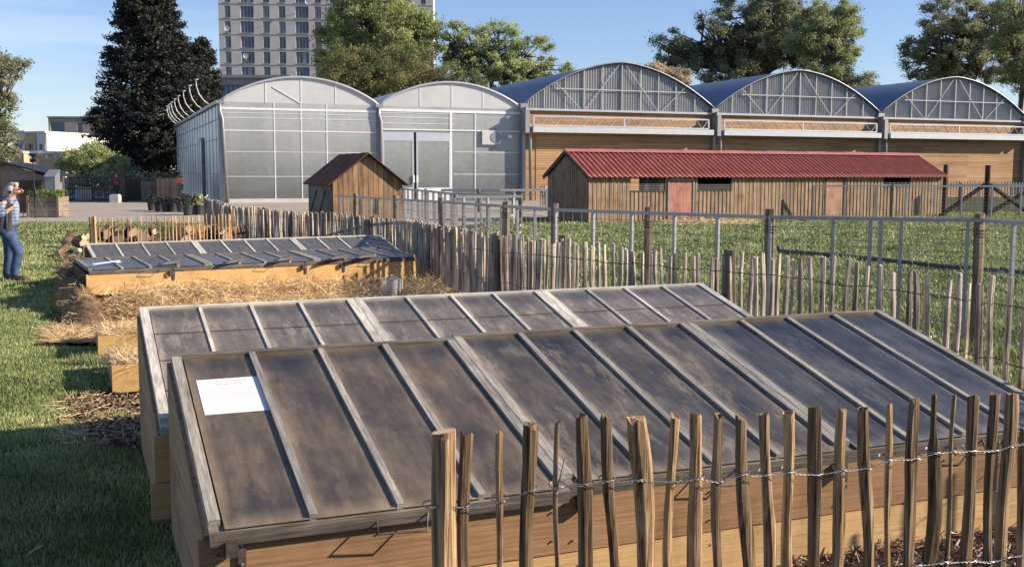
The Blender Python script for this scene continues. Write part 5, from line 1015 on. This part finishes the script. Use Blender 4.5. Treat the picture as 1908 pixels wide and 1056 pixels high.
def mound(name, label, pts, wid, h, mat, seed, cat='mound', rough=.12, kind='stuff', nx=70, ny=16, endfall=.08):
    """ridge of loose material along a polyline"""
    rg = np.random.default_rng(seed); V = []; ph = rg.uniform(0, 6, 8); seg = []; tot = 0
    for a, b in zip(pts[:-1], pts[1:]): seg.append((tot, (b-a).length, a, b)); tot += (b-a).length
    for i in range(nx+1):
        s = i/nx*tot
        for q in seg:
            if s <= q[0]+q[1]+1e-6: break
        c = q[2].lerp(q[3], (s-q[0])/q[1]); d = (q[3]-q[2]).normalized(); nrm = Vector((-d.y, d.x, 0)); e = min(1, (i/nx)/endfall, (1-i/nx)/endfall); e = max(0, e)**.5
        for j in range(ny+1):
            v = j/ny*2-1; prof = max(0, 1-abs(v)**2.4); hh = h(i/nx) if callable(h) else h
            z = hh*prof*e*(1+rough*math.sin(s*5+ph[0]+v*2)+rough*.8*math.sin(s*11+ph[1]-v*5))+rg.uniform(-1, 1)*rough*.18*prof
            p = c+nrm*(v*wid*(.8+.2*e)+.05*math.sin(s*4+ph[2])); V.append((p.x, p.y, max(z, -.02)))
    fq = [(i*(ny+1)+j, (i+1)*(ny+1)+j, (i+1)*(ny+1)+j+1, i*(ny+1)+j+1) for i in range(nx) for j in range(ny)]
    m = MB(); m.add(V, fq); o = m.obj(name, mat, None, smooth=True); tag(o, label, cat, None, kind); return np.array(V), o
mound('earth_bank', 'heap of brown earth and chips behind the log pile fence', [Vector((AY(185, 430, 24).x, 24.3, 0)), Vector((a1.x, a1.y+.5, 0))], .6, .24, 'bank_earth', 4, 'earth')
# ================================================================== STRAW
def scatter_on(V, n, rg, jit=.05):
    k = rg.integers(0, len(V), n); return V[k]+rg.normal(size=(n, 3))*jit
def strawify(name, label, V, n, L0, L1, wd, seed, up=.25, jit=.06, mat='straw', zmin=.01):
    rg = np.random.default_rng(seed); P = scatter_on(V, n, rg, jit); P[:, 2] = np.maximum(P[:, 2], zmin); D = rg.normal(size=(n, 3)); D[:, 2] *= up; D /= np.linalg.norm(D, axis=1)[:, None]; D[:, 2] = np.where((P[:, 2] < .1) & (D[:, 2] < 0), -D[:, 2], D[:, 2])
    Vx, Fx, T = stalks(P, D, rg.uniform(L0, L1, n), rg.uniform(.6, 1.4, n)*wd, rg.uniform(0, 1, n), rg); o = npmesh(name, Vx, Fx, T, mat); tag(o, label, 'straw', None, 'stuff'); return o
l3 = Vector((math.sin(AZ3), math.cos(AZ3), 0)); w3 = Vector((-l3.y, l3.x, 0)); f3 = Vector((-5.17, 13.0, 0))
Vb, _ = mound('straw_bank', 'packed brownish straw banked along the yellow front board', [f3+w3*-.45+l3*.12, f3+w3*-.5+l3*1.5, f3+w3*-.5+l3*3.2, f3+w3*-.45+l3*5.2], .62, lambda s: .24-.13*s, 'straw_base', 8, 'straw', .13, ny=18)
o = strawify('loose_straw', 'loose golden straw lying over the bank in front of the yellow board', Vb, 19000, .06, .22, .007, 81, .5, .06)
Vf, _ = mound('straw_bed', 'flat bed of bright straw between the second cold frame and the straw bank', [f3+w3*-1.35+l3*.75, f3+w3*-1.55+l3*2.6, f3+w3*-1.6+l3*5.0], .75, .12, 'straw_base', 9, 'straw', .2)
strawify('loose_straw', 'bright loose straw spread flat behind the second cold frame', Vf, 15000, .06, .21, .007, 82, .25, .04)
Vl, _ = mound('earth_bank', 'shaded brown earthen bank at the left ends of the two far cold frames', [Vector((-4.55, 11.6, 0)), Vector((-5.45, 13.2, 0)), Vector((-6.35, 15.6, 0)), Vector((-7.95, 19.6, 0))], .24, lambda q: .16+.26*math.exp(-((q-.38)/.25)**2), 'straw_shaded', 10, 'earth', .15)  # height raised mid-bank to throw shade bands across the lawn
strawify('loose_straw', 'dull straw wisps scattered on the shaded earthen bank', Vl, 2600, .05, .17, .006, 83, .4, .03, 'straw_stalk_shaded')
# straw boxes
def straw_box(label, O, L, Wd_, h, seed):
    t = thing('wooden_box', label, 'box', (O.x, O.y, 0), rz(AZ), 'straw filled board boxes'); th = .035
    for nm, a, b, mt in (('front_board', (0, 0, -.03), (L, th, h), 'board_yellow'), ('back_board', (0, Wd_-th, -.03), (L, Wd_, h), 'board_yellow'), ('side_board', (-.002, th+.001, -.03), (th, Wd_-th-.001, h-.003), 'board_side'), ('side_board', (L-th, th+.001, -.03), (L+.002, Wd_-th-.001, h-.003), 'board_side')):
        m = MB(); m.box(a, b); m.obj(nm, mt, t)
    rg = np.random.default_rng(seed); n = 2600; uv = np.stack([rg.uniform(.05, L-.05, n), rg.uniform(.05, Wd_-.05, n)], 1); P = np.array([list(loc2(O, AZ, u, v, h-.06+.05*math.sin(u*5)*math.sin(v*6)))[:3] for u, v in uv]); P[:, 2] += rg.uniform(-.03, .05, n)
    m = MB(); nx = 16; vs = [tuple(loc2(O, AZ, .04+(L-.08)*i/nx, .04+(Wd_-.08)*j/nx, h-.07+.03*rg.uniform(-1, 1))) for j in range(nx+1) for i in range(nx+1)]; m.add(vs, [(j*(nx+1)+i, j*(nx+1)+i+1, (j+1)*(nx+1)+i+1, (j+1)*(nx+1)+i) for j in range(nx) for i in range(nx)]); s_ = m.obj('straw_fill', 'straw_base', None, smooth=True); tag(s_, 'matted straw inside the '+label.split(',')[0], 'straw', None, 'stuff')
    D = rg.normal(size=(n, 3)); D[:, 2] = abs(D[:, 2])*.45; D /= np.linalg.norm(D, axis=1)[:, None]; Vx, Fx, T = stalks(P, D, rg.uniform(.07, .22, n), rg.uniform(.003, .008, n), rg.uniform(.2, 1, n), rg); o = npmesh('loose_straw', Vx, Fx, T, 'straw'); tag(o, 'golden straw stalks heaped in the '+label.split(',')[0], 'straw', None, 'stuff')
bB = G(210, 733, 0); bA = G(184, 671, 0)
straw_box('nearer straw filled wooden box, beside the second cold frame', bB, 1.25, .95, .215, 91)
straw_box('farther straw filled wooden box, just behind the nearer box', bA, 1.5, 1.05, .215, 92)
rg = np.random.default_rng(6)
def patch(name, label, x0, x1, y0, y1, n, seed, mat='straw', L=(.05, .22), wd=.006, up=.12, k=None, shape=None):
    rg = np.random.default_rng(seed); px = rg.uniform(x0, x1, n*3); py = rg.uniform(y0, y1, n*3)
    if shape: keep = shape(px, py, rg); px = px[keep][:n]; py = py[keep][:n]
    else: px, py = px[:n], py[:n]
    P = np.array([list(G(float(a), float(b), rg.uniform(.008, .03))) for a, b in zip(px, py)]); D = rg.normal(size=(len(P), 3)); D[:, 2] = abs(D[:, 2])*up; D /= np.linalg.norm(D, axis=1)[:, None]; D[:, 0] *= 1.0
    Vx, Fx, T = stalks(P, D, rg.uniform(*L, len(P)), rg.uniform(.5, 1.5, len(P))*wd, rg.uniform(0, 1, len(P)), rg); o = npmesh(name, Vx, Fx, T, mat); tag(o, label, 'straw' if mat == 'straw' else 'debris', None, 'stuff')
patch('loose_straw', 'strip of flat straw on the ground left of the straw boxes', 90, 200, 606, 638, 3800, 101, shape=lambda x, y, r: (y > 609+.0*x+4*np.sin(x*.13)) & (y < 632+5*np.sin(x*.2)) & (x > 92))
patch('loose_straw', 'few straws strewn on bare soil beside the left end of the frames', 105, 262, 733, 825, 260, 102, L=(.04, .2), wd=.006)
patch('wood_chips', 'dark chips and twigs on the bare soil beside the frames', 110, 275, 735, 830, 1600, 103, 'debris', (.02, .08), .012, .3, shape=lambda x, y, r: x > 112+(y-735)*.7)
patch('loose_straw', 'pale hay scattered on the grass before the first pink shed door', 1232, 1412, 407, 418, 2200, 104, L=(.1, .35), wd=.02)
patch('wood_chips', 'dark chips on the soil behind the nearest pickets at bottom right', 1480, 1908, 985, 1056, 1500, 105, 'debris', (.015, .05), .008, .5)
# ================================================================== SMALL THINGS
bk = G(731, 556, .12); bt = thing('plastic_bucket', 'round translucent bucket half full of dark earth standing in the straw', 'bucket', (bk.x, bk.y, .1)); s_ = bk.y/F; rb = 21*s_; hb = 40*s_
m = MB(); m.tube([(0, 0, 0), (0, 0, hb)], [rb*.93, rb], 24, cap=False); m.obj('bucket', 'jar', bt, smooth=True); m = MB(); m.tube([(0, 0, .01), (0, 0, hb*.45)], [rb*.9, rb*.93], 20); m.obj('contents', 'soil_inner', bt); m = MB(); m.tube([(rb*math.cos(a), rb*math.sin(a), hb) for a in np.linspace(0, 2*math.pi, 25)], .006, 5); m.obj('rim', 'jar', bt)
def on3(px, py, hoff=.06):
    # place on frame three's glass
    best = None
    for k in range(200):
        z = .48+k*.0008; p = G(px, py, z); v = (p-Vector((f3.x, f3.y, p.z))).dot(w3); zz = .50+v*(.05/1.1)+.045
        if best is None or abs(zz-z) < best[0]: best = (abs(zz-z), p)
    return best[1]
for i, (x0, x1, y, lab) in enumerate(((301, 338, 489, 'flat dark wooden wedge lying on the glass, leftmost of five'), (422, 455, 486, 'dark wooden wedge on the glass, second of five from the left'), (517, 548, 482, 'dark wooden wedge with brown end, middle one of five on the glass'), (617, 647, 479, 'dark wooden wedge on the glass, second of five from the right'), (668, 701, 477, 'dark wooden wedge on the glass, rightmost of five'))):
    a = on3(x0, y+4); b = on3(x1, y); m = MB(); L = (b-a).length; m.prism([(0, 0, 0), (L, 0, 0), (L, 0, .045), (0, 0, .015)], (0, .07, 0)); m.box((L*.4, .0705, 0), (L*.7, .1, .03)); tag(m.obj('wooden_wedge', 'sash_dark', None, loc=a, rot=(0, 0, math.atan2(b.y-a.y, b.x-a.x))), lab, 'wedge', 'wooden wedges on the low cold frame')
a = on3(174, 498); b = on3(224, 488); m = MB(); L = (b-a).length; m.box((0, 0, .0), (L, .05, .012)); m.box((L*.8, -.03, -.012), (L*.95, .06, -.001)); tag(m.obj('pale_strip', 'blue_strip', None, loc=a+Vector((0, 0, .03)), rot=(0, 0, math.atan2(b.y-a.y, b.x-a.x))), 'pale metallic strip lying on the left end of the low cold frame', 'strip')
p = G(145, 505, 0); m = MB(); wobbly(m, (0, 0, 0), (0, 0, .42), .1, .09, .09, 5, 5, .7, .3); tag(m.obj('short_post', 'hut_wood', None, loc=(p.x, p.y+.3, 0)), 'short brown wooden stake at the left end of the far cold frames', 'stake')
p = AY(148, 468, 15.6); m = MB(); m.tube([p+w3*.32+Vector((0, 0, -.03)), p+w3*.1, p+Vector((0, 0, .01))], .036, 12); tag(m.obj('plastic_pipe', 'stone_pale', smooth=True), 'pale rounded pipe end at the left corner of the rearmost cold frame', 'pipe')
ct = thing('pulled_twig', 'thin dry twig sticking up from the lawn bottom left', 'twig', tuple(G(45, 1040, 0))); m = MB(); m.tube([(0, 0, 0), (.03, .01, .03), (.07, .03, .05)], .003, 4); m.obj('stem', 'cut_wood', ct)
# ================================================================== GRASS
def blades(name, label, n, fn, hgt, wd, seed, mat='grass_blade', lean=.5):
    rg = np.random.default_rng(seed); x, y = fn(rg, n); n = len(x); h = hgt(x, y, rg); wv = wd(x, y, rg); th = rg.uniform(0, 2*math.pi, n); ph = rg.uniform(0, 2*math.pi, n)
    lx = np.cos(ph)*h*lean*rg.uniform(.2, 1.3, n); ly = np.sin(ph)*h*lean*rg.uniform(.2, 1.3, n); z0 = np.zeros(n)
    A = np.stack([x-np.cos(th)*wv/2, y-np.sin(th)*wv/2, z0], 1); B = np.stack([x+np.cos(th)*wv/2, y+np.sin(th)*wv/2, z0], 1); Cc = np.stack([x+lx, y+ly, h], 1)
    V = np.stack([A, B, Cc], 1).reshape(-1, 3); Fx = np.arange(3*n).reshape(n, 3)
    tn = np.clip(.5+.2*np.sin(x*1.7+np.sin(y*2.1)*1.5)*np.sin(y*1.3+x*.6)+.16*np.sin(x*5.3+np.cos(y*4.1)*2)*np.sin(y*6.1+x)+rg.uniform(-.35, .35, n), 0, 1); o = npmesh(name, V, Fx, np.repeat(tn, 3), mat); tag(o, label, 'grass', None, 'stuff'); return o
def edge_x(y):      # right limit of the lawn at depth y
    return np.interp(y, [3, 3.6, 4.87, 6.4, 6.8, 7.3, 7.8, 8.1, 8.2, 9.6, 10.4, 10.65, 12.2, 14.2, 17, 21.4, 25, 25.5, 36], [-.9, -1.12, -1.62, -2.27, -2.7, -3.0, -3.45, -3.5, -3.1, -3.65, -3.95, -4.65, -5.35, -6.05, -7.2, -9.1, -9.8, -4, -6])
def f_near(rg, n):
    y = 3.2+(rg.uniform(0, 1, n)**1.7)*9.5; lo = -.49*y-2.2; hi = edge_x(y)+rg.normal(0, .05, n)+.06; x = rg.uniform(0, 1, n)*(hi-lo)+lo; k = (hi > lo) & (np.sin(x*3.1+np.sin(y*2.3)*2)*np.sin(y*3.7-x*1.9) < rg.uniform(.55, 1.3, n))
    k &= ~((x > -4.75) & (y > 10.3) & (y < 10.95)); return x[k], y[k]
blades('lawn_grass', 'short mown green lawn grass on the left, near the camera', 300000, f_near, lambda x, y, r: r.uniform(.01, .034, len(x))*(1+1.1*(r.uniform(0, 1, len(x)) > .985)), lambda x, y, r: r.uniform(.004, .008, len(x))*(.6+y*.1), 201)
def f_mid(rg, n):
    y = 12.5+(rg.uniform(0, 1, n)**1.3)*24.5; lo = -.49*y-3; hi = edge_x(y)+rg.normal(0, .12, n); x = rg.uniform(0, 1, n)*(hi-lo)+lo; return x, y
blades('lawn_grass', 'sunlit lawn grass stretching back to the gravel on the left', 90000, f_mid, lambda x, y, r: r.uniform(.02, .06, len(x)), lambda x, y, r: r.uniform(.012, .026, len(x)), 202)
def f_pad(rg, n):
    y = 6.2+(rg.uniform(0, 1, n)**1.25)*42; x0 = np.interp(y, [6.2, 7.6, 9, 11, 13, 15, 18, 30, 48], [3.3, 2.9, 2.15, .4, -.5, -1.3, -1.6, -1.5, 1]); x1 = .53*y+1.5; x = x0+rg.uniform(0, 1, n)*(x1-x0)
    # not under the shed
    l = np.array([math.sin(SAZ), math.cos(SAZ)]); u = (x-SO[0])*l[0]+(y-SO[1])*l[1]; v = -(x-SO[0])*l[1]+(y-SO[1])*l[0]; k = ~((u > 0) & (u < SLEN) & (v > -.05) & (v < SD+8)); return x[k], y[k]
blades('paddock_grass', 'rough green paddock grass behind the fences on the right', 190000, f_pad, lambda x, y, r: r.uniform(.02, .06, len(x))*(1+1.2*(np.sin(x*2.2+y*.7)*np.sin(y*1.7) > .72)), lambda x, y, r: r.uniform(.006, .012, len(x))*(.5+y*.1), 203, lean=.7)
def f_tuft(cx, cy, r0, n0):
    def f(rg, n): a = rg.uniform(0, 6.28, n); q = rg.uniform(0, 1, n)**.6*r0; return cx+np.cos(a)*q*1.4, cy+np.sin(a)*q*.7
    return f
for i, (px, py, r0, h0, lab) in enumerate(((172, 671, .16, .13, 'bright grass tuft between the two straw boxes and their shadows'), (215, 772, .13, .06, 'low clover tuft on the bare soil beside the nearer straw box'))):
    p = G(px, py+8, 0); blades('grass_tuft', lab, 700, f_tuft(p.x, p.y, r0, 0), lambda x, y, r, h0=h0: r.uniform(.4, 1, len(x))*h0, lambda x, y, r: r.uniform(.004, .009, len(x)), 210+i)
# ================================================================== PEOPLE
def skin(name, verts, edges, radii, mat, parent, sub=2, root=0, loc=None):
    me = bpy.data.meshes.new(name); me.from_pydata(verts, edges, []); o = bpy.data.objects.new(name, me); C.objects.link(o); md = o.modifiers.new('skin', 'SKIN'); md.use_smooth_shade = True
    sv = me.skin_vertices[0].data
    for i, r in enumerate(radii): sv[i].radius = (r if isinstance(r, tuple) else (r, r)); sv[i].use_root = (i == root)
    s2 = o.modifiers.new('sub', 'SUBSURF'); s2.levels = sub; s2.render_levels = sub; me.materials.append(MATS[mat]); o.parent = parent
    if loc: o.location = loc
    return o
pr_ = thing('person', 'grey long haired person in dark vest and jeans on the lawn, hand at chin', 'person', (G(16, 523, 0).x, 16.74, 0))
pr_.scale = (1.1, 1.12, 1.0)
# body: +x is where the person faces
B = [(0, 0, .82), (.0, 0, .98), (.03, 0, 1.14), (.07, 0, 1.26), (.1, 0, 1.31), (.135, 0, 1.365),           # spine, neck
     (-.03, .09, .80), (-.01, .10, .45), (-.06, .10, .08), (.06, .11, .04), (.04, -.09, .80), (.21, -.10, .47), (.14, -.10, .09), (.27, -.11, .045),
     (.045, -.16, 1.22), (-.05, -.225, 1.02), (.08, -.19, 1.08), (.155, -.12, 1.15), (.045, .16, 1.22), (-.02, .22, 1.0), (.1, .16, .9)]
Ed = [(0, 1), (1, 2), (2, 3), (3, 4), (4, 5), (0, 6), (6, 7), (7, 8), (8, 9), (0, 10), (10, 11), (11, 12), (12, 13), (3, 14), (14, 15), (15, 16), (16, 17), (3, 18), (18, 19), (19, 20)]
Rd = [.1, .09, .09, .055, .05, .056, .08, .05, .04, .035, .08, .05, .04, .035, .035, .034, .03, .028, .035, .034, .03]
B += [(.155, 0, 1.43), (.165, 0, 1.475), (.2, 0, 1.405), (.222, 0, 1.372)]; Ed += [(5, 21), (21, 22), (21, 23), (23, 24)]; Rd += [.078, .066, .058, .036]
k0 = len(B)
for k, (dy, dz) in enumerate(((-.03, .032), (-.012, .042), (.008, .042), (.025, .034))):
    B += [(.18, -.12+dy*.6, 1.18+dz*.3), (.192, -.095+dy*.5, 1.195+dz*.5), (.175, -.07+dy*.4, 1.2+dz*.45)]; b = k0+k*3; Ed += [(17, b), (b, b+1), (b+1, b+2)]; Rd += [.011, .010, .009]
B += [(.16, -.09, 1.19), (.17, -.065, 1.21)]; b = len(B)-2; Ed += [(17, b), (b, b+1)]; Rd += [.012, .010]
skin('body', B, Ed, Rd, 'skin', pr_, 2)
def loft(name, rings, mat, parent, n=20, seed=0, wr=.0, sub=1):
    rd = random.Random(seed); vs = []
    for q, (x, y, z, rx, ry, tl) in enumerate(rings):
        for j in range(n):
            th = 2*math.pi*j/n; f = 1+wr*math.sin(3*th+q*1.7)+wr*.7*math.sin(5*th-q*2.3+seed); vs.append((x+rx*f*math.cos(th), y+ry*f*math.sin(th), z+tl*math.cos(th)+rd.uniform(-.004, .004)))
    k = len(rings); m = MB(); m.add(vs, [(a*n+j, a*n+(j+1) % n, (a+1)*n+(j+1) % n, (a+1)*n+j) for a in range(k-1) for j in range(n)]+[tuple(range(n))[::-1], tuple((k-1)*n+j for j in range(n))])
    o = m.obj(name, mat, parent, smooth=True); s2 = o.modifiers.new('sub', 'SUBSURF'); s2.levels = s2.render_levels = sub; return o
loft('shirt', [(.05, 0, .8, .1, .12, 0), (.055, 0, .9, .112, .13, 0), (.06, 0, 1.0, .118, .135, 0), (.075, 0, 1.12, .116, .13, 0), (.085, 0, 1.21, .1, .12, -.01), (.095, 0, 1.275, .07, .09, -.02), (.11, 0, 1.315, .058, .062, -.02)], 'check_shirt', pr_, 20, 1, .02)
for sd_, pts, rr in ((-1, [(.045, -.15, 1.235), (.0, -.2, 1.14), (-.05, -.225, 1.03), (-.03, -.22, 1.02), (.04, -.2, 1.05), (.12, -.155, 1.115)], [.07, .066, .058, .054, .05, .042]), (1, [(.045, .15, 1.235), (.01, .19, 1.13), (-.02, .22, 1.0), (.07, .17, .92)], [.062, .06, .05, .04])):
    m = MB(); m.tube(pts, rr, 12); o = m.obj('sleeve', 'check_shirt', pr_, smooth=True); s2 = o.modifiers.new('sub', 'SUBSURF'); s2.levels = s2.render_levels = 1
loft('vest', [(-.015, 0, .7, .135, .17, .0), (-.02, 0, .8, .14, .173, 0), (-.015, 0, .92, .14, .17, 0), (.0, 0, 1.04, .138, .168, 0), (.02, 0, 1.14, .132, .165, 0), (.035, 0, 1.22, .115, .16, -.015), (.055, 0, 1.275, .085, .12, -.03), (.07, 0, 1.305, .068, .08, -.03)], 'vest', pr_, 22, 2, .035)
m = MB(); m.prism([(.085, -.165, .7), (.13, -.13, .7), (.135, -.13, 1.0), (.13, -.11, 1.2), (.1, -.12, 1.26), (.08, -.15, 1.1)], (.012, .02, 0)); m.obj('vest_front', 'vest', pr_)
for sd_, rings in ((1, [(.02, .06, .86, .115, .1, 0), (.0, .08, .76, .105, .09, 0), (-.02, .09, .62, .088, .08, 0), (-.012, .1, .45, .074, .07, 0), (-.04, .1, .28, .07, .065, 0), (-.06, .1, .12, .068, .062, 0), (-.055, .1, .07, .075, .064, 0)]),
                 (-1, [(.02, -.06, .86, .12, .1, 0), (.05, -.08, .76, .11, .095, .01), (.13, -.09, .62, .093, .083, .02), (.195, -.1, .5, .08, .075, .02), (.2, -.1, .42, .074, .07, 0), (.165, -.1, .28, .07, .065, 0), (.135, -.1, .14, .066, .06, 0), (.14, -.1, .08, .073, .063, 0)])):
    loft('jeans', rings, 'jeans', pr_, 16, 3+sd_, .045)
m = MB(); m.tube([(.03+.118*math.cos(a), .128*math.sin(a), .865) for a in np.linspace(-1.2, 1.2, 13)], .018, 6); m.obj('belt', 'shoe', pr_, smooth=True)
skin('hair', [(.185, 0, 1.515), (.135, 0, 1.515), (.09, 0, 1.475), (.06, 0, 1.4), (.03, 0, 1.32), (.005, 0, 1.25), (.15, -.045, 1.485), (.15, .045, 1.485), (.105, -.055, 1.4), (.105, .055, 1.4), (.075, -.06, 1.31)], [(0, 1), (1, 2), (2, 3), (3, 4), (4, 5), (1, 6), (1, 7), (2, 8), (2, 9), (8, 10)], [.045, .06, .068, .062, .055, .03, .045, .045, .038, .038, .028], 'hair', pr_, 2, 1)
m = MB(); m.tube([(.213, -.05, 1.44), (.236, -.03, 1.432), (.24, .0, 1.434), (.236, .03, 1.432), (.213, .05, 1.44)], [.006, .012, .005, .012, .006], 8); m.tube([(.213, -.06, 1.44), (.13, -.075, 1.45)], .004, 4); m.obj('sunglasses', 'red_glass', pr_, smooth=True)
m = MB(); m.tube([(.235, 0, 1.428), (.262, 0, 1.402), (.25, 0, 1.392)], [.009, .015, .008], 7); m.obj('nose', 'skin', pr_, smooth=True)
m = MB(); m.tube([(.243, -.022, 1.376), (.252, 0, 1.378), (.243, .022, 1.376)], [.003, .006, .003], 6); m.obj('mouth', 'red_ridge', pr_, smooth=True)
for nm, x, y in (('shoe', -.07, .105), ('shoe', .12, -.105)):
    m = MB(); m.tube([(x-.03, y, .05), (x+.05, y, .06), (x+.15, y, .045), (x+.21, y, .03)], [.045, .05, .043, .025], 10); m.box((x-.05, y-.042, 0), (x+.22, y+.042, .024)); m.obj(nm, 'shoe', pr_, smooth=True)
# far person beyond the gate
p2 = thing('person', 'distant person in a red top and dark trousers standing at the gate', 'person', (AY(218, 370, 63).x, 63, 0))
B2 = [(0, 0, .9), (0, 0, 1.15), (0, 0, 1.38), (0, 0, 1.5), (0, 0, 1.63), (.0, -.09, .85), (.03, -.1, .45), (0, -.1, .05), (0, .09, .85), (-.03, .1, .45), (0, .1, .05), (.0, -.2, 1.4), (.06, -.24, 1.1), (.2, -.2, 1.0), (0, .2, 1.4), (.04, .24, 1.1), (.16, .2, .95)]
E2 = [(0, 1), (1, 2), (2, 3), (3, 4), (0, 5), (5, 6), (6, 7), (0, 8), (8, 9), (9, 10), (2, 11), (11, 12), (12, 13), (2, 14), (14, 15), (15, 16)]
skin('body', B2, E2, [.12, .12, .1, .05, .09, .08, .055, .04, .08, .055, .04, .05, .04, .03, .05, .04, .03], 'skin', p2, 1)
skin('red_top', [B2[i] for i in (0, 1, 2, 11, 12, 14, 15)], [(0, 1), (1, 2), (2, 3), (3, 4), (2, 5), (5, 6)], [.15, .15, .13, .075, .06, .075, .06], 'red_top', p2, 1, 1)
skin('trousers', [B2[i] for i in (0, 5, 6, 7, 8, 9, 10)], [(0, 1), (1, 2), (2, 3), (0, 4), (4, 5), (5, 6)], [.14, .1, .075, .06, .1, .075, .06], 'dark_cloth', p2, 1)
skin('hair', [(-.02, 0, 1.66), (-.03, 0, 1.6)], [(0, 1)], [.085, .08], 'dark_cloth', p2, 1)

rg = np.random.default_rng(77)
def flowers(label, fn, n, size, seed):
    rg = np.random.default_rng(seed); x, y = fn(rg, n); P = np.stack([x, y, rg.uniform(.03, .06, len(x))], 1); V, Fq, T = quads(P, rg.uniform(.6, 1.2, len(P))*size, np.ones(len(P)), rg, -1.5); o = npmesh('daisies', V, Fq, T, 'dish_white'); tag(o, label, 'flowers', None, 'stuff')
flowers('tiny white daisies dotted over the paddock grass', f_pad, 700, .028, 301)
flowers('few tiny white daisies in the lawn on the left', f_near, 60, .016, 302)
def f_tufts(rg, n):
    x, y = f_pad(rg, 90); k = n//90; x = np.repeat(x, k)+rg.normal(0, .09, len(x)*k); y = np.repeat(y, k)+rg.normal(0, .09, len(y)*k); return x, y
blades('grass_tuft', 'taller ragged grass tufts scattered through the paddock', 9000, f_tufts, lambda x, y, r: r.uniform(.05, .16, len(x)), lambda x, y, r: r.uniform(.006, .012, len(x))*(.6+y*.08), 303, lean=.8)
def f_fence(rg, n):
    k = rg.integers(0, len(W_), n); c = np.array([[W_[i][0].x, W_[i][0].y] for i in k]); return c[:, 0]+rg.normal(.06, .08, n), c[:, 1]+rg.normal(.05, .08, n)
blades('grass_tuft', 'long uncut grass along the foot of the long grey paling fence', 16000, f_fence, lambda x, y, r: r.uniform(.04, .2, len(x)), lambda x, y, r: r.uniform(.005, .01, len(x))*(.6+y*.06), 304, lean=.5)
